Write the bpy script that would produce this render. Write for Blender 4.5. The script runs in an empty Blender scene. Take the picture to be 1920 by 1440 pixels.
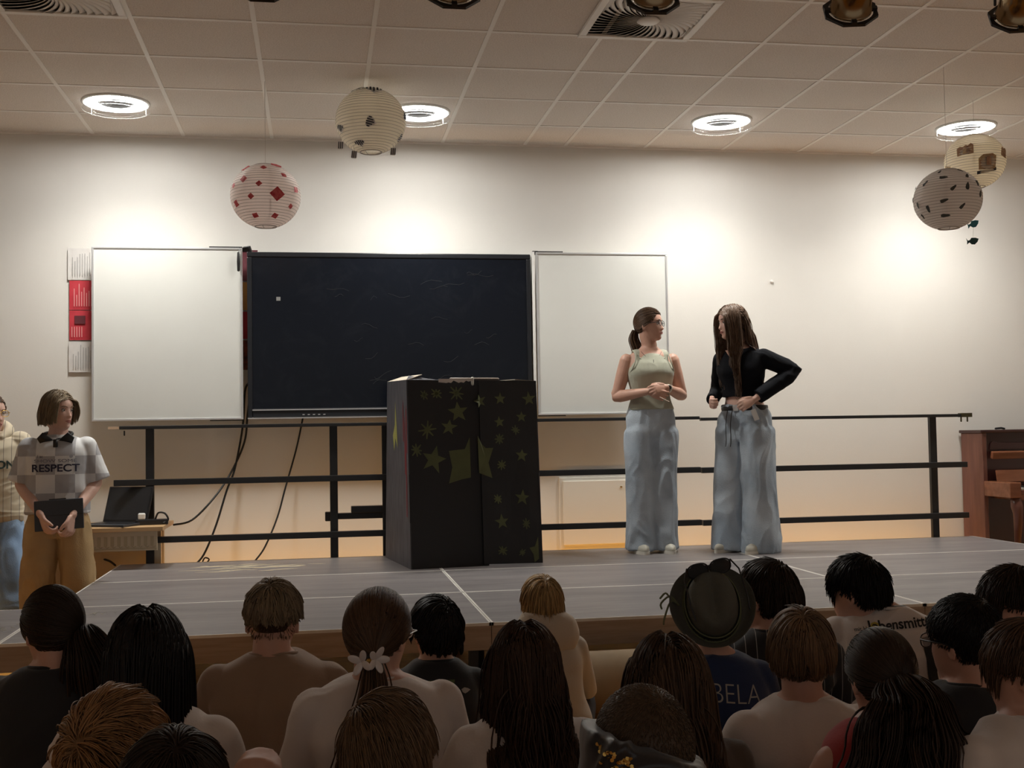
import bpy, bmesh, math, random
import numpy as np
from mathutils import Vector, Matrix, Euler, noise
from mathutils.bvhtree import BVHTree

random.seed(7)
scene = bpy.context.scene
col = scene.collection
PI = math.pi
R = math.radians

# ------------------------------------------------------------------ camera
CAM = Vector((0, 0, 1.215))
YAW, PITCH, ROLL, FPX = .1669, .0420, -.0164, 2171.6
fw = Vector((math.sin(YAW)*math.cos(PITCH), math.cos(YAW)*math.cos(PITCH), math.sin(PITCH)))
rt0 = Vector((math.cos(YAW), -math.sin(YAW), 0)); up0 = rt0.cross(fw)
rt = rt0*math.cos(ROLL) + up0*math.sin(ROLL); up = -rt0*math.sin(ROLL) + up0*math.cos(ROLL)
cd = bpy.data.cameras.new('camera'); cam = bpy.data.objects.new('camera', cd); col.objects.link(cam)
cd.sensor_width = 36; cd.lens = 36*FPX/1920; cd.clip_start = .05; cd.clip_end = 60
cam.matrix_world = Matrix(((rt.x, up.x, -fw.x, CAM.x), (rt.y, up.y, -fw.y, CAM.y), (rt.z, up.z, -fw.z, CAM.z), (0, 0, 0, 1)))
scene.camera = cam
def at(px, py, Y):                      # the point at depth Y behind a place in the photograph
    d = fw*FPX + rt*(px-960) - up*(py-720)
    return CAM + d*(Y/d.y)

# ------------------------------------------------------------------ light
scene.view_settings.view_transform = 'Standard'
scene.view_settings.look = 'None'
scene.view_settings.gamma = 1
scene.view_settings.exposure = 0.40
w = bpy.data.worlds.new('world'); scene.world = w; w.use_nodes = True
bg = w.node_tree.nodes['Background']; bg.inputs[0].default_value = (.75, .69, .63, 1); bg.inputs[1].default_value = .30
LIGHT_W = 25; LIGHT_COL = (1, .965, .88)
DOWN = [(-1.216, 7.42), (.668, 7.43), (2.722, 7.43), (4.505, 7.40)]
CEIL = 3.306
for x, y in DOWN:
    ld = bpy.data.lights.new('downlight_lamp', 'SPOT'); lo = bpy.data.objects.new('downlight_lamp', ld); col.objects.link(lo)
    lo.location = (x, y, CEIL-.02); ld.energy = LIGHT_W*4; ld.color = LIGHT_COL
    ld.spot_size = R(140); ld.spot_blend = .9; ld.shadow_soft_size = .13

# ------------------------------------------------------------------ helpers
def tag(o, label=None, cat=None, group=None, kind=None):
    if label: o['label'] = label
    if cat: o['category'] = cat
    if group: o['group'] = group
    if kind: o['kind'] = kind
    return o

def mat(name, c, rough=.6, metal=0, var=0, scale=8, c2=None, bump=0, bscale=60, stretch=(1, 1, 1), trans=0, spec=.5, sss=0, emit=None, es=0, alpha=1, sheen=0):
    m = bpy.data.materials.new(name); m.use_nodes = True
    nt = m.node_tree; p = nt.nodes['Principled BSDF']
    p.inputs['Base Color'].default_value = (*c, 1); p.inputs['Roughness'].default_value = rough; p.inputs['Metallic'].default_value = metal
    p.inputs['Specular IOR Level'].default_value = spec
    p.inputs['Transmission Weight'].default_value = trans
    p.inputs['Alpha'].default_value = alpha
    p.inputs['Sheen Weight'].default_value = sheen
    if sss: p.inputs['Subsurface Weight'].default_value = sss; p.inputs['Subsurface Radius'].default_value = (.012, .004, .002)
    if emit: p.inputs['Emission Color'].default_value = (*emit, 1); p.inputs['Emission Strength'].default_value = es
    tc = nt.nodes.new('ShaderNodeTexCoord'); mp = nt.nodes.new('ShaderNodeMapping'); mp.inputs['Scale'].default_value = stretch
    nt.links.new(tc.outputs['Object'], mp.inputs[0])
    m['_'] = 1
    if var or c2:
        n = nt.nodes.new('ShaderNodeTexNoise'); n.inputs['Scale'].default_value = scale; n.inputs['Detail'].default_value = 6
        nt.links.new(mp.outputs[0], n.inputs['Vector'])
        mx = nt.nodes.new('ShaderNodeMix'); mx.data_type = 'RGBA'
        a = c; b = c2 if c2 else tuple(v*(1-var) for v in c)
        mx.inputs[6].default_value = (*a, 1); mx.inputs[7].default_value = (*b, 1)
        r = nt.nodes.new('ShaderNodeMapRange'); r.inputs[1].default_value = .35; r.inputs[2].default_value = .65
        nt.links.new(n.outputs[0], r.inputs[0]); nt.links.new(r.outputs[0], mx.inputs[0]); nt.links.new(mx.outputs[2], p.inputs['Base Color'])
    if bump:
        n2 = nt.nodes.new('ShaderNodeTexNoise'); n2.inputs['Scale'].default_value = bscale; n2.inputs['Detail'].default_value = 5
        bp = nt.nodes.new('ShaderNodeBump'); bp.inputs['Strength'].default_value = bump; bp.inputs['Distance'].default_value = .01
        nt.links.new(mp.outputs[0], n2.inputs['Vector']); nt.links.new(n2.outputs[0], bp.inputs['Height']); nt.links.new(bp.outputs[0], p.inputs['Normal'])
    return m

def striped(name, c, cs, period, width, axis=0, rough=.85):
    m = mat(name, c, rough, sheen=.2); nt = m.node_tree; p = nt.nodes['Principled BSDF']
    tc = nt.nodes.new('ShaderNodeTexCoord'); sx = nt.nodes.new('ShaderNodeSeparateXYZ'); nt.links.new(tc.outputs['Object'], sx.inputs[0])
    md = nt.nodes.new('ShaderNodeMath'); md.operation = 'PINGPONG'; md.inputs[1].default_value = period/2
    nt.links.new(sx.outputs[axis], md.inputs[0])
    lt = nt.nodes.new('ShaderNodeMath'); lt.operation = 'LESS_THAN'; lt.inputs[1].default_value = width/2; nt.links.new(md.outputs[0], lt.inputs[0])
    mx = nt.nodes.new('ShaderNodeMix'); mx.data_type = 'RGBA'; mx.inputs[6].default_value = (*c, 1); mx.inputs[7].default_value = (*cs, 1)
    nt.links.new(lt.outputs[0], mx.inputs[0]); nt.links.new(mx.outputs[2], p.inputs['Base Color'])
    return m

def mobj(name, V, F, m, parent=None, smooth=False, loc=None):
    me = bpy.data.meshes.new(name)
    me.from_pydata([tuple(v) for v in V], [], [tuple(f) for f in F]); me.update()
    if m: me.materials.append(m)
    if smooth: me.polygons.foreach_set('use_smooth', [True]*len(me.polygons))
    o = bpy.data.objects.new(name, me); col.objects.link(o)
    if parent: o.parent = parent
    if loc is not None: o.location = loc
    return o

def empty(name, loc, rz=0, label=None, cat=None, group=None):
    o = bpy.data.objects.new(name, None); col.objects.link(o); o.location = loc; o.rotation_euler = (0, 0, rz); o.empty_display_size = .1
    return tag(o, label, cat, group)

class MB:                                # collects shapes for one mesh
    def __init__(s): s.V = []; s.F = []
    def add(s, V, F):
        n = len(s.V); s.V += [tuple(v) for v in V]; s.F += [tuple(i+n for i in f) for f in F]; return s
    def box(s, a, b, M=None):
        V = [Vector((x, y, z)) for x in (a[0], b[0]) for y in (a[1], b[1]) for z in (a[2], b[2])]
        if M: V = [M @ v for v in V]
        return s.add(V, [(0, 1, 3, 2), (4, 6, 7, 5), (0, 4, 5, 1), (2, 3, 7, 6), (0, 2, 6, 4), (1, 5, 7, 3)])
    def lathe(s, prof, M=None, n=32, cap=True):
        V = []; F = []
        for r, z in prof:
            for i in range(n):
                a = 2*PI*i/n; v = Vector((r*math.cos(a), r*math.sin(a), z)); V.append(M @ v if M else v)
        for k in range(len(prof)-1):
            for i in range(n): j = (i+1) % n; F.append((k*n+i, k*n+j, (k+1)*n+j, (k+1)*n+i))
        if cap: F.append(tuple(reversed(range(n)))); F.append(tuple((len(prof)-1)*n+i for i in range(n)))
        return s.add(V, F)
    def prism(s, pts, M, t):              # outline in xy, thickness t along z
        n = len(pts); V = [M @ Vector((x, y, 0)) for x, y in pts] + [M @ Vector((x, y, t)) for x, y in pts]
        F = [tuple(reversed(range(n))), tuple(range(n, 2*n))] + [(i, (i+1) % n, n+(i+1) % n, n+i) for i in range(n)]
        return s.add(V, F)
    def tube(s, P, rad, n=12, flat=None, sub=1, round_=True):
        P = [Vector(p) for p in P]
        if not hasattr(rad, '__len__'): rad = [rad]*len(P)
        rad = [Vector(q if hasattr(q, '__len__') else (q, q)) for q in rad]
        if sub > 1:
            Q = []; RR = []; L = len(P)
            for i in range(L-1):
                p0 = P[max(i-1, 0)]; p1 = P[i]; p2 = P[i+1]; p3 = P[min(i+2, L-1)]
                for k in range(sub):
                    t = k/sub
                    Q.append(.5*((2*p1)+(p2-p0)*t+(2*p0-5*p1+4*p2-p3)*t*t+(3*p1-p0-3*p2+p3)*t**3))
                    tt = t*t*(3-2*t); RR.append(rad[i]*(1-tt)+rad[i+1]*tt)
            Q.append(P[-1]); RR.append(rad[-1]); P, rad = Q, RR
        if round_:
            d0 = (P[0]-P[1]).normalized(); d1 = (P[-1]-P[-2]).normalized()
            ra_, rb_ = min(rad[0]), min(rad[-1]); P = [P[0]+d0*ra_*.85, P[0]+d0*ra_*.5] + P + [P[-1]+d1*rb_*.5, P[-1]+d1*rb_*.85]
            rad = [rad[0]*.45, rad[0]*.85] + rad + [rad[-1]*.85, rad[-1]*.45]
        V = []; F = []; u = None
        for i, p in enumerate(P):
            t = (P[min(i+1, len(P)-1)]-P[max(i-1, 0)]).normalized()
            if u is None:
                u = Vector(flat) if flat else (Vector((0, 0, 1)) if abs(t.z) < .9 else Vector((1, 0, 0)))
            u = (u-t*u.dot(t)).normalized(); v = t.cross(u)
            ra, rb = rad[i]
            for k in range(n):
                a = 2*PI*k/n; V.append(p+u*(ra*math.cos(a))+v*(rb*math.sin(a)))
        for i in range(len(P)-1):
            for k in range(n): j = (k+1) % n; F.append((i*n+k, i*n+j, (i+1)*n+j, (i+1)*n+k))
        F.append(tuple(reversed(range(n)))); F.append(tuple((len(P)-1)*n+i for i in range(n)))
        return s.add(V, F)
    def stack(s, S, n=32, ex=2.25, steps=26):      # horizontal rings (z, cx, cy, rx, ry)
        S = sorted(S, key=lambda q: q[0]); A = np.array(S, float); z = np.linspace(A[0, 0], A[-1, 0], steps)
        zz = A[:, 0]; I = [pchip(zz, A[:, k], z) for k in range(1, 5)]
        V = []; F = []
        for i in range(steps):
            for k in range(n):
                a = 2*PI*k/n; c, d = math.cos(a), math.sin(a)
                V.append((I[0][i]+I[2][i]*math.copysign(abs(c)**(2/ex), c), I[1][i]+I[3][i]*math.copysign(abs(d)**(2/ex), d), z[i]))
        for i in range(steps-1):
            for k in range(n): j = (k+1) % n; F.append((i*n+k, i*n+j, (i+1)*n+j, (i+1)*n+k))
        F.append(tuple(reversed(range(n)))); F.append(tuple((steps-1)*n+i for i in range(n)))
        return s.add(V, F)
    def ball(s, c, r, M=None, n=16, m=10):
        r = r if hasattr(r, '__len__') else (r, r, r); V = []; F = []
        for i in range(m+1):
            th = PI*i/m
            for k in range(n):
                a = 2*PI*k/n; v = Vector((r[0]*math.sin(th)*math.cos(a), r[1]*math.sin(th)*math.sin(a), r[2]*math.cos(th)))
                V.append((M @ v if M else v)+Vector(c))
        for i in range(m):
            for k in range(n): j = (k+1) % n; F.append((i*n+k, (i+1)*n+k, (i+1)*n+j, i*n+j))
        return s.add(V, F)
    def build(s, name, m, parent=None, smooth=False, bevel=0, loc=None):
        o = mobj(name, s.V, s.F, m, parent, smooth, loc)
        if bevel:
            b = o.modifiers.new('b', 'BEVEL'); b.width = bevel; b.segments = 2; b.limit_method = 'ANGLE'
        return o

def pchip(x, y, q):
    x = np.asarray(x, float); y = np.asarray(y, float)
    h = np.diff(x); d = np.diff(y)/h; m = np.zeros_like(y)
    m[0] = d[0]; m[-1] = d[-1]
    for i in range(1, len(y)-1): m[i] = 0 if d[i-1]*d[i] <= 0 else 2*d[i-1]*d[i]/(d[i-1]+d[i])
    i = np.clip(np.searchsorted(x, q)-1, 0, len(h)-1); t = (q-x[i])/h[i]
    return (y[i]*(1+2*t)*(1-t)**2 + m[i]*h[i]*t*(1-t)**2 + y[i+1]*t*t*(3-2*t) + m[i+1]*h[i]*t*t*(t-1))

def bake(o, voxel, smooth=4, wrinkle=0, wscale=(9, 9, 14), seed=0, fold=None):
    """merge the shapes of a mesh into one continuous skin"""
    r = o.modifiers.new('r', 'REMESH'); r.mode = 'VOXEL'; r.voxel_size = voxel
    if smooth: sm = o.modifiers.new('s', 'SMOOTH'); sm.factor = .5; sm.iterations = smooth
    dg = bpy.context.evaluated_depsgraph_get(); me = bpy.data.meshes.new_from_object(o.evaluated_get(dg))
    old = o.data; mats = [m for m in old.materials]; o.modifiers.clear(); o.data = me; me.name = old.name; bpy.data.meshes.remove(old)
    me.materials.clear()
    for m in mats: me.materials.append(m)
    if wrinkle:
        nv = len(me.vertices); co = np.empty(nv*3, 'f'); no = np.empty(nv*3, 'f')
        me.vertices.foreach_get('co', co); me.vertex_normals.foreach_get('vector', no)
        co = co.reshape(-1, 3); no = no.reshape(-1, 3); d = np.empty(nv)
        sx, sy, sz = wscale; off = seed*7.3
        for i, c in enumerate(co.tolist()):
            q = Vector((c[0]*sx+off, c[1]*sy, c[2]*sz)); wv = noise.noise(q*.6)
            a = noise.noise(q+Vector((wv, wv, -wv))*1.6)
            d[i] = (1-abs(a)*2.6)*wrinkle*(.55+wv)
        co = co+no*d[:, None]
        if fold: co = fold(co)
        me.vertices.foreach_set('co', co.astype('f').ravel())
    me.polygons.foreach_set('use_smooth', [True]*len(me.polygons)); me.update()
    return o

def bvh(o):
    me = o.data; return BVHTree.FromPolygons([v.co.copy() for v in me.vertices], [tuple(p.vertices) for p in me.polygons])

def text_mesh(s, size, shear=0, bold=0, xs=1):
    cu = bpy.data.curves.new('t', 'FONT'); cu.body = s; cu.size = size; cu.align_x = 'CENTER'; cu.align_y = 'CENTER'; cu.shear = shear; cu.offset = bold
    o = bpy.data.objects.new('t', cu); col.objects.link(o)
    dg = bpy.context.evaluated_depsgraph_get(); me = bpy.data.meshes.new_from_object(o.evaluated_get(dg))
    bm = bmesh.new(); bm.from_mesh(me); bmesh.ops.triangulate(bm, faces=bm.faces)
    lim = max(size*.12, .006)
    for _ in range(4):
        E = [e for e in bm.edges if e.calc_length() > lim]
        if not E: break
        bmesh.ops.subdivide_edges(bm, edges=E, cuts=1); bmesh.ops.triangulate(bm, faces=bm.faces)
    V = [Vector((v.co.x*xs, v.co.y, 0)) for v in bm.verts]; F = [tuple(v.index for v in f.verts) for f in bm.faces]
    bm.free(); bpy.data.objects.remove(o); bpy.data.curves.remove(cu); bpy.data.meshes.remove(me)
    return V, F

def decal(name, V, F, M, tree, m, parent, off=.0035):
    """lay a flat outline (in its local xy, looking down -z of M) on a curved surface"""
    d = (M.to_3x3() @ Vector((0, 0, -1))).normalized(); out = []; last = None
    for v in V:
        p = M @ v; h = tree.ray_cast(p, d, 1.0)
        if h[0] is None: q = p+d*(last if last else .1)
        else: q = h[0]; last = (q-p).length
        out.append(q-d*off)
    return mobj(name, out, F, m, parent)

def star(n, r1, r2, rot=0, jit=0):
    P = []
    for i in range(2*n):
        a = rot+PI/2+PI*i/n; r = (r1 if i % 2 == 0 else r2)*(1+random.uniform(-jit, jit)); P.append((r*math.cos(a), r*math.sin(a)))
    return P

# ------------------------------------------------------------------ materials
m_wall = mat('wall_paint', (.80, .785, .745), .9, var=.03, scale=2, bump=.08, bscale=220)
m_ceil = mat('ceiling_tile', (.84, .78, .72), .95, c2=(.68, .62, .56), scale=150, bump=.25, bscale=130)
m_grid = mat('grid_white', (.88, .85, .80), .5)
m_floor = mat('parquet', (.80, .40, .08), .45, c2=(.70, .32, .05), scale=3, stretch=(1, 8, 1))
m_black = mat('black_steel', (.012, .012, .013), .45)
m_board = mat('whiteboard', (.72, .73, .70), .22, var=.03, scale=3)
m_alu = mat('aluminium', (.70, .71, .72), .35, metal=.6)
m_whitep = mat('white_plastic', (.82, .82, .80), .4)
m_tvf = mat('display_frame', (.012, .014, .018), .35)
m_glass_dark = mat('display_glass', (.010, .012, .018), .22, c2=(.028, .032, .040), scale=2.2)
m_ply = mat('plywood_edge', (.38, .29, .22), .6, c2=(.31, .23, .17), scale=5, stretch=(1, 1, 14), bump=.05)
m_dark = mat('under_stage', (.16, .10, .06), .8)
m_skin = mat('skin', (.62, .36, .27), .5, sss=.08, var=.08, scale=20)
m_skin2 = mat('skin_pale', (.70, .44, .35), .5, sss=.08, var=.08, scale=20)
m_lip = mat('lips', (.42, .14, .12), .45)
m_brow = mat('eyebrow', (.10, .06, .04), .8)
m_eye = mat('eye_white', (.50, .46, .43), .3)
m_iris = mat('iris', (.03, .02, .015), .15)
m_denim = mat('denim', (.52, .60, .68), .85, c2=(.37, .45, .54), scale=5, bump=.35, bscale=150)
m_denim2 = mat('denim_grey', (.50, .57, .64), .85, c2=(.31, .38, .46), scale=4, bump=.35, bscale=150)
m_khaki = mat('khaki', (.52, .36, .18), .85, c2=(.44, .30, .15), scale=6, bump=.2, bscale=150)
m_shoe = mat('shoe_white', (.55, .54, .47), .6)
m_sole = mat('sole', (.75, .73, .66), .6)
m_pant_dark = mat('dark_trousers', (.03, .03, .04), .9)
m_gold = mat('gold', (.65, .42, .12), .35, metal=1)
m_blackp = mat('black_plastic', (.014, .014, .016), .35)
m_lens = mat('lens', (.85, .88, .9), .05, trans=1, alpha=.25)
m_cable = mat('cable_black', (.012, .012, .012), .5)

# stage top: brushed dark grey panels with scuffs and one spilt-chalk mark
m_stage = mat('stage_panel', (.215, .197, .20), .42, c2=(.152, .140, .142), scale=2.6, stretch=(.45, 2.6, 1), bump=.05, bscale=40)
nt = m_stage.node_tree; pr = nt.nodes['Principled BSDF']; src = pr.inputs['Base Color'].links[0].from_socket
tc = nt.nodes.new('ShaderNodeTexCoord'); mp = nt.nodes.new('ShaderNodeMapping'); mp.inputs['Scale'].default_value = (1.2, 14, 1); nt.links.new(tc.outputs['Object'], mp.inputs[0])
nn = nt.nodes.new('ShaderNodeTexNoise'); nn.inputs['Scale'].default_value = 3; nn.inputs['Detail'].default_value = 8; nn.inputs['Roughness'].default_value = .7; nt.links.new(mp.outputs[0], nn.inputs['Vector'])
mr = nt.nodes.new('ShaderNodeMapRange'); mr.inputs[1].default_value = .52; mr.inputs[2].default_value = .8; mr.inputs[4].default_value = .55; nt.links.new(nn.outputs[0], mr.inputs[0])
mx = nt.nodes.new('ShaderNodeMix'); mx.data_type = 'RGBA'; mx.inputs[7].default_value = (.42, .40, .38, 1); nt.links.new(mr.outputs[0], mx.inputs[0]); nt.links.new(src, mx.inputs[6]); nt.links.new(mx.outputs[2], pr.inputs['Base Color'])

# ------------------------------------------------------------------ the room
WALLY = 8.22; XL, XR, YB = -4.0, 6.45, -3.0
def struct(name, mb, m, **k): return tag(mb.build(name, m, **k), kind='structure')
struct('floor', MB().box((XL, YB, -.1), (XR, WALLY, 0)), m_floor)
struct('wall_back', MB().box((XL-.1, WALLY, -.1), (XR+.1, WALLY+.12, CEIL+.1)), m_wall)
struct('wall_left', MB().box((XL-.12, YB, -.1), (XL, WALLY, CEIL+.1)), m_wall)
struct('wall_right', MB().box((XR, YB, -.1), (XR+.12, WALLY, CEIL+.1)), m_wall)
struct('ceiling', MB().box((XL, YB, CEIL), (XR, WALLY, CEIL+.1)), m_ceil)
struct('baseboard_back', MB().box((XL, WALLY-.015, 0), (XR, WALLY, .07)), m_ply)
gx0 = -1.4940*.6; gy0 = 12.8049*.6
b = MB(); T = .012
cols = [0, 1, 2, 3, 4, 4.5, 5.5, 6.5, 7.5, 8.5, 9.5, 10.5, 11.5]+[-k for k in range(1, 6)]
for c in cols:
    x = gx0+c*.6
    if XL < x < XR:
        if c == 4.5: b.box((x-T, gy0-3*.6, CEIL-.004), (x+T, WALLY, CEIL)); continue
        b.box((x-T, YB, CEIL-.004), (x+T, WALLY, CEIL))
for k in range(-16, 1): y = gy0+k*.6; b.box((XL, y-T, CEIL-.0035), (XR, y+T, CEIL))
b.box((XL, WALLY-.02, CEIL-.012), (XR, WALLY, CEIL))
struct('trim_1', b, m_grid)

# ------------------------------------------------------------------ ceiling lights
m_glow = mat('lamp_glow', (.9, .9, .9), .4, emit=(1, .985, .94), es=70)
m_trimring = mat('lamp_rim', (.75, .75, .73), .3)
m_disc = mat('lamp_disc', (.10, .10, .10), .6, spec=.1)
m_clear = mat('clear_ring', (.9, .92, .92), .05, trans=.9, alpha=.28)
lights_lab = ['round recessed downlight nearest the left side of the ceiling', 'round recessed downlight half hidden behind the striped-heart paper lantern',
              'round recessed downlight above the two women, with no lantern near it', 'round recessed downlight above the paper lantern with building pictures']
for (x, y), lab in zip(DOWN, lights_lab):
    t = empty('ceiling_light', (x, y, CEIL), 0, lab, 'ceiling light', 'round downlights in the tiled ceiling')
    MB().lathe([(.205, 0), (.205, -.010), (.19, -.014), (.188, -.004)], cap=False).build('rim', m_trimring, t, True)
    d = MB()
    for k in range(24):
        a0 = 2*PI*k/24+.02; a1 = 2*PI*(k+1)/24-.02
        P = [(r*math.cos(a), r*math.sin(a)) for r, a in ((.108, a0), (.183, a0), (.185, (a0+a1)/2), (.183, a1), (.108, a1))]
        d.prism(P, Matrix.Translation((0, 0, -.008)), .004)
    d.build('diffuser', m_glow, t)
    MB().lathe([(.186, -.003), (.186, -.006), (.10, -.006), (.10, -.003)], cap=False).build('reflector', m_disc, t)
    MB().lathe([(.001, -.002), (.10, -.004), (.098, -.012), (.001, -.014)]).build('centre_disc', m_disc, t, True)
    MB().lathe([(.20, -.045), (.202, -.05), (.15, -.052), (.15, -.048)], cap=False).build('glass_ring', m_clear, t, True)
    for k in range(3):
        h = MB(); a = 2*PI*k/3+.5; h.tube([(.19*math.cos(a), .19*math.sin(a), -.01), (.19*math.cos(a), .19*math.sin(a), -.048)], .0012, n=6)
        h.build('spacer', m_alu, t)

# ------------------------------------------------------------------ swirl air vents
m_vent = mat('vent_white', (.86, .84, .80), .45); m_ventin = mat('vent_dark', (.02, .02, .02), .9)
def vent(cx, cy, lab):
    t = empty('ceiling_vent', (cx, cy, CEIL), 0, lab, 'air vent', 'square swirl vents in the ceiling')
    MB().box((-.275, -.275, -.002), (.275, .275, -.001)).build('backing', m_ventin, t)
    f = MB(); a, c = .30, .262
    for q in ((-a, -a, a, -c), (-a, c, a, a), (-a, -c, -c, c), (c, -c, a, c)): f.box((q[0], q[1], -.016), (q[2], q[3], 0))
    f.build('frame', m_vent, t, bevel=.003)
    bl = MB(); n = 40
    for k in range(n):
        a0 = 2*PI*k/n; P = []
        for j in range(13):
            u = j/12; r = .04+u*.34; a = a0+.75*u
            P.append((r*math.cos(a), r*math.sin(a), .004+.125*r))
        V = []
        for x, y, wd in P:
            m_ = max(abs(x), abs(y))
            if m_ > .262: x *= .262/m_; y *= .262/m_
            th = math.atan2(y, x)+PI/2
            V.append((x, y, -.004)); V.append((x+wd*math.cos(th), y+wd*math.sin(th), -.014)); 
        V = [(max(-.264, min(.264, q[0])), max(-.264, min(.264, q[1])), q[2]) for q in V]
        n0 = len(V); V += [(q[0], q[1], q[2]-.0015) for q in V]
        F = []
        for j in range(12): i = 2*j; F += [(i, i+1, i+3, i+2), (n0+i, n0+i+2, n0+i+3, n0+i+1), (i+1, n0+i+1, n0+i+3, i+3), (i, i+2, n0+i+2, n0+i)]
        bl.add(V, F)
    bl.build('blades', m_vent, t, True)
    MB().lathe([(.001, -.028), (.05, -.028), (.058, -.022), (.05, -.012), (.001, -.010)]).build('hub', m_vent, t, True)
vent(gx0+4.28*.6, gy0-3*.6-.30, 'square white swirl vent right of centre, hub showing below the stage lamp')
vent(gx0-.52*.6, gy0-3*.6-.30, 'square white swirl vent cut off at the top left corner of the view')

# ------------------------------------------------------------------ theatre lamps hanging on a bar
m_brass = mat('lamp_barrel', (.30, .22, .13), .22, metal=1)
bar = MB().tube([(-1.6, 4.05, 3.13), (4.2, 4.05, 3.13)], .025, n=16).build('lighting_bar', m_black, None, True); tag(bar, 'black steel lighting bar under the ceiling that carries the stage lamps', 'lighting bar')
bh = MB()
for x in (-1.2, 1.2, 3.6): bh.tube([(x, 4.05, 3.13), (x, 4.05, CEIL)], .01, n=8)
bh.build('hanger', m_black, bar, True)
def parcan(px, py, lab, yaw=0, tilt=52):
    # lowest point of the square gel frame seen at (px,py)
    p = at(px, py, 4.25)
    t = empty('stage_lamp', (p.x, 4.05, 3.105), R(yaw), lab, 'stage lamp', 'stage lamps hanging on the bar over the audience')
    C0 = Vector((0, .05, -.20)); M = Matrix.Translation(C0) @ Matrix.Rotation(R(tilt-180), 4, 'X').to_4x4()
    MB().lathe([(.03, -.20), (.06, -.19), (.085, -.14), (.092, -.05), (.095, .06), (.10, .06), (.10, .075), (.088, .075), (.085, -.04), (.05, -.15)], M, 40, cap=False).build('barrel', m_brass, t, True)
    fr = MB()
    outer = [(.135*math.cos(PI/8+PI/4*k), .135*math.sin(PI/8+PI/4*k)) for k in range(8)]; inner = [(.098*math.cos(2*PI*k/32), .098*math.sin(2*PI*k/32)) for k in range(32)]
    V = []; F = []
    for z in (.072, .085):
        for k in range(32):
            a = 2*PI*k/32; s_ = .135*math.cos(PI/8)/math.cos((a+PI/8) % (PI/4)-PI/8)
            V.append(M @ Vector((s_*math.cos(a), s_*math.sin(a), z))); V.append(M @ Vector((.108*math.cos(a), .108*math.sin(a), z)))
    for k in range(32):
        j = (k+1) % 32; F += [(2*k, 2*k+1, 2*j+1, 2*j), (64+2*k, 64+2*j, 64+2*j+1, 64+2*k+1), (2*k, 2*j, 64+2*j, 64+2*k), (2*k+1, 64+2*k+1, 64+2*j+1, 2*j+1)]
    fr.add(V, F)
    for k in range(4):
        a = PI/2*k; fr.box((.085, -.012, .060), (.125, .012, .078), M @ Matrix.Rotation(a, 4, 'Z'))
    fr.build('gel_frame', m_black, t)
    MB().lathe([(.001, .03), (.05, .036), (.084, .03), (.084, .026), (.001, .024)], M, 32).build('lens', m_glass_dark, t, True)
    y = MB(); y.tube([(-.112, .05, -.20), (-.112, .03, -.08), (-.09, 0, -.03), (.09, 0, -.03), (.112, .03, -.08), (.112, .05, -.20)], (.004, .012) and .007, n=8)
    y.build('yoke', m_black, t, True)
    MB().box((-.02, -.03, -.035), (.02, .03, .05)).build('clamp', m_black, t, bevel=.004)
    return t, p
for px, py, lab, yw in ((492, 4, 'stage lamp whose rim just shows at the top edge, leftmost of the five', 0), (852, 17, 'black-rimmed stage lamp at the top edge right above the dark display', 0),
                    (1232, 27, 'black-rimmed stage lamp hanging in front of the swirl vent', -5), (1610, 49, 'stage lamp with bronze barrel and octagonal black frame right of the vent', -14), (1925, 60, 'stage lamp with bronze barrel cut off at the top right corner', -18)):
    t, p = parcan(px, py, lab, yw)
    t.scale = (.8, .8, .8); Mt = Matrix.LocRotScale(t.location, t.rotation_euler, t.scale)
    low = min((Mt @ v.co for c in t.children if c.name.startswith('gel_frame') for v in c.data.vertices), key=lambda v: v.z)
    vs = [(Mt @ v.co).x for c in t.children if c.name.startswith('gel_frame') for v in c.data.vertices]; q = at(px, py, low.y); t.location.x += q.x-(min(vs)+max(vs))/2; t.location.z += q.z-low.z
    for c in t.children:
        if c.name.startswith('clamp'):      # the clamp stays on the bar
            for v in c.data.vertices:
                if v.co.z > 0: v.co.z = (3.12-t.location.z)/.8

# ------------------------------------------------------------------ paper lanterns
m_pap = [mat('paper_white', (.92, .84, .80), .8, alpha=1), mat('paper_cream', (.86, .80, .69), .8), mat('paper_warm', (.94, .87, .73), .8), mat('paper_grey', (.82, .77, .73), .8)]
for m in m_pap: m.node_tree.nodes['Principled BSDF'].inputs['Transmission Weight'].default_value = 0
def translucent(m, f):
    nt = m.node_tree; p = nt.nodes['Principled BSDF']; o = nt.nodes['Material Output']
    tr = nt.nodes.new('ShaderNodeBsdfTranslucent'); tr.inputs[0].default_value = p.inputs['Base Color'].default_value
    ms = nt.nodes.new('ShaderNodeMixShader'); ms.inputs[0].default_value = f
    nt.links.new(p.outputs[0], ms.inputs[1]); nt.links.new(tr.outputs[0], ms.inputs[2]); nt.links.new(ms.outputs[0], o.inputs[0])
for m in m_pap: translucent(m, .6)
m_rib = mat('wire_rib', (.38, .34, .31), .6); m_thread = mat('thread', (.6, .55, .5), .8)
m_red = mat('red_paper', (.50, .03, .05), .7, c2=(.60, .12, .12), scale=60); m_ink = mat('ink_black', (.03, .035, .05), .8)
m_green = mat('leaf_print', (.06, .065, .06), .8); m_teal = mat('teal_card', (.02, .16, .22), .6); m_dteal = mat('dark_teal_card', (.01, .06, .07), .6)
m_brown = mat('brown_print', (.30, .15, .09), .8, c2=(.45, .30, .18), scale=60); m_tan = mat('tan_print', (.50, .38, .20), .8, c2=(.35, .20, .12), scale=70)
m_wht = mat('white_card', (.8, .78, .75), .8)
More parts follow.
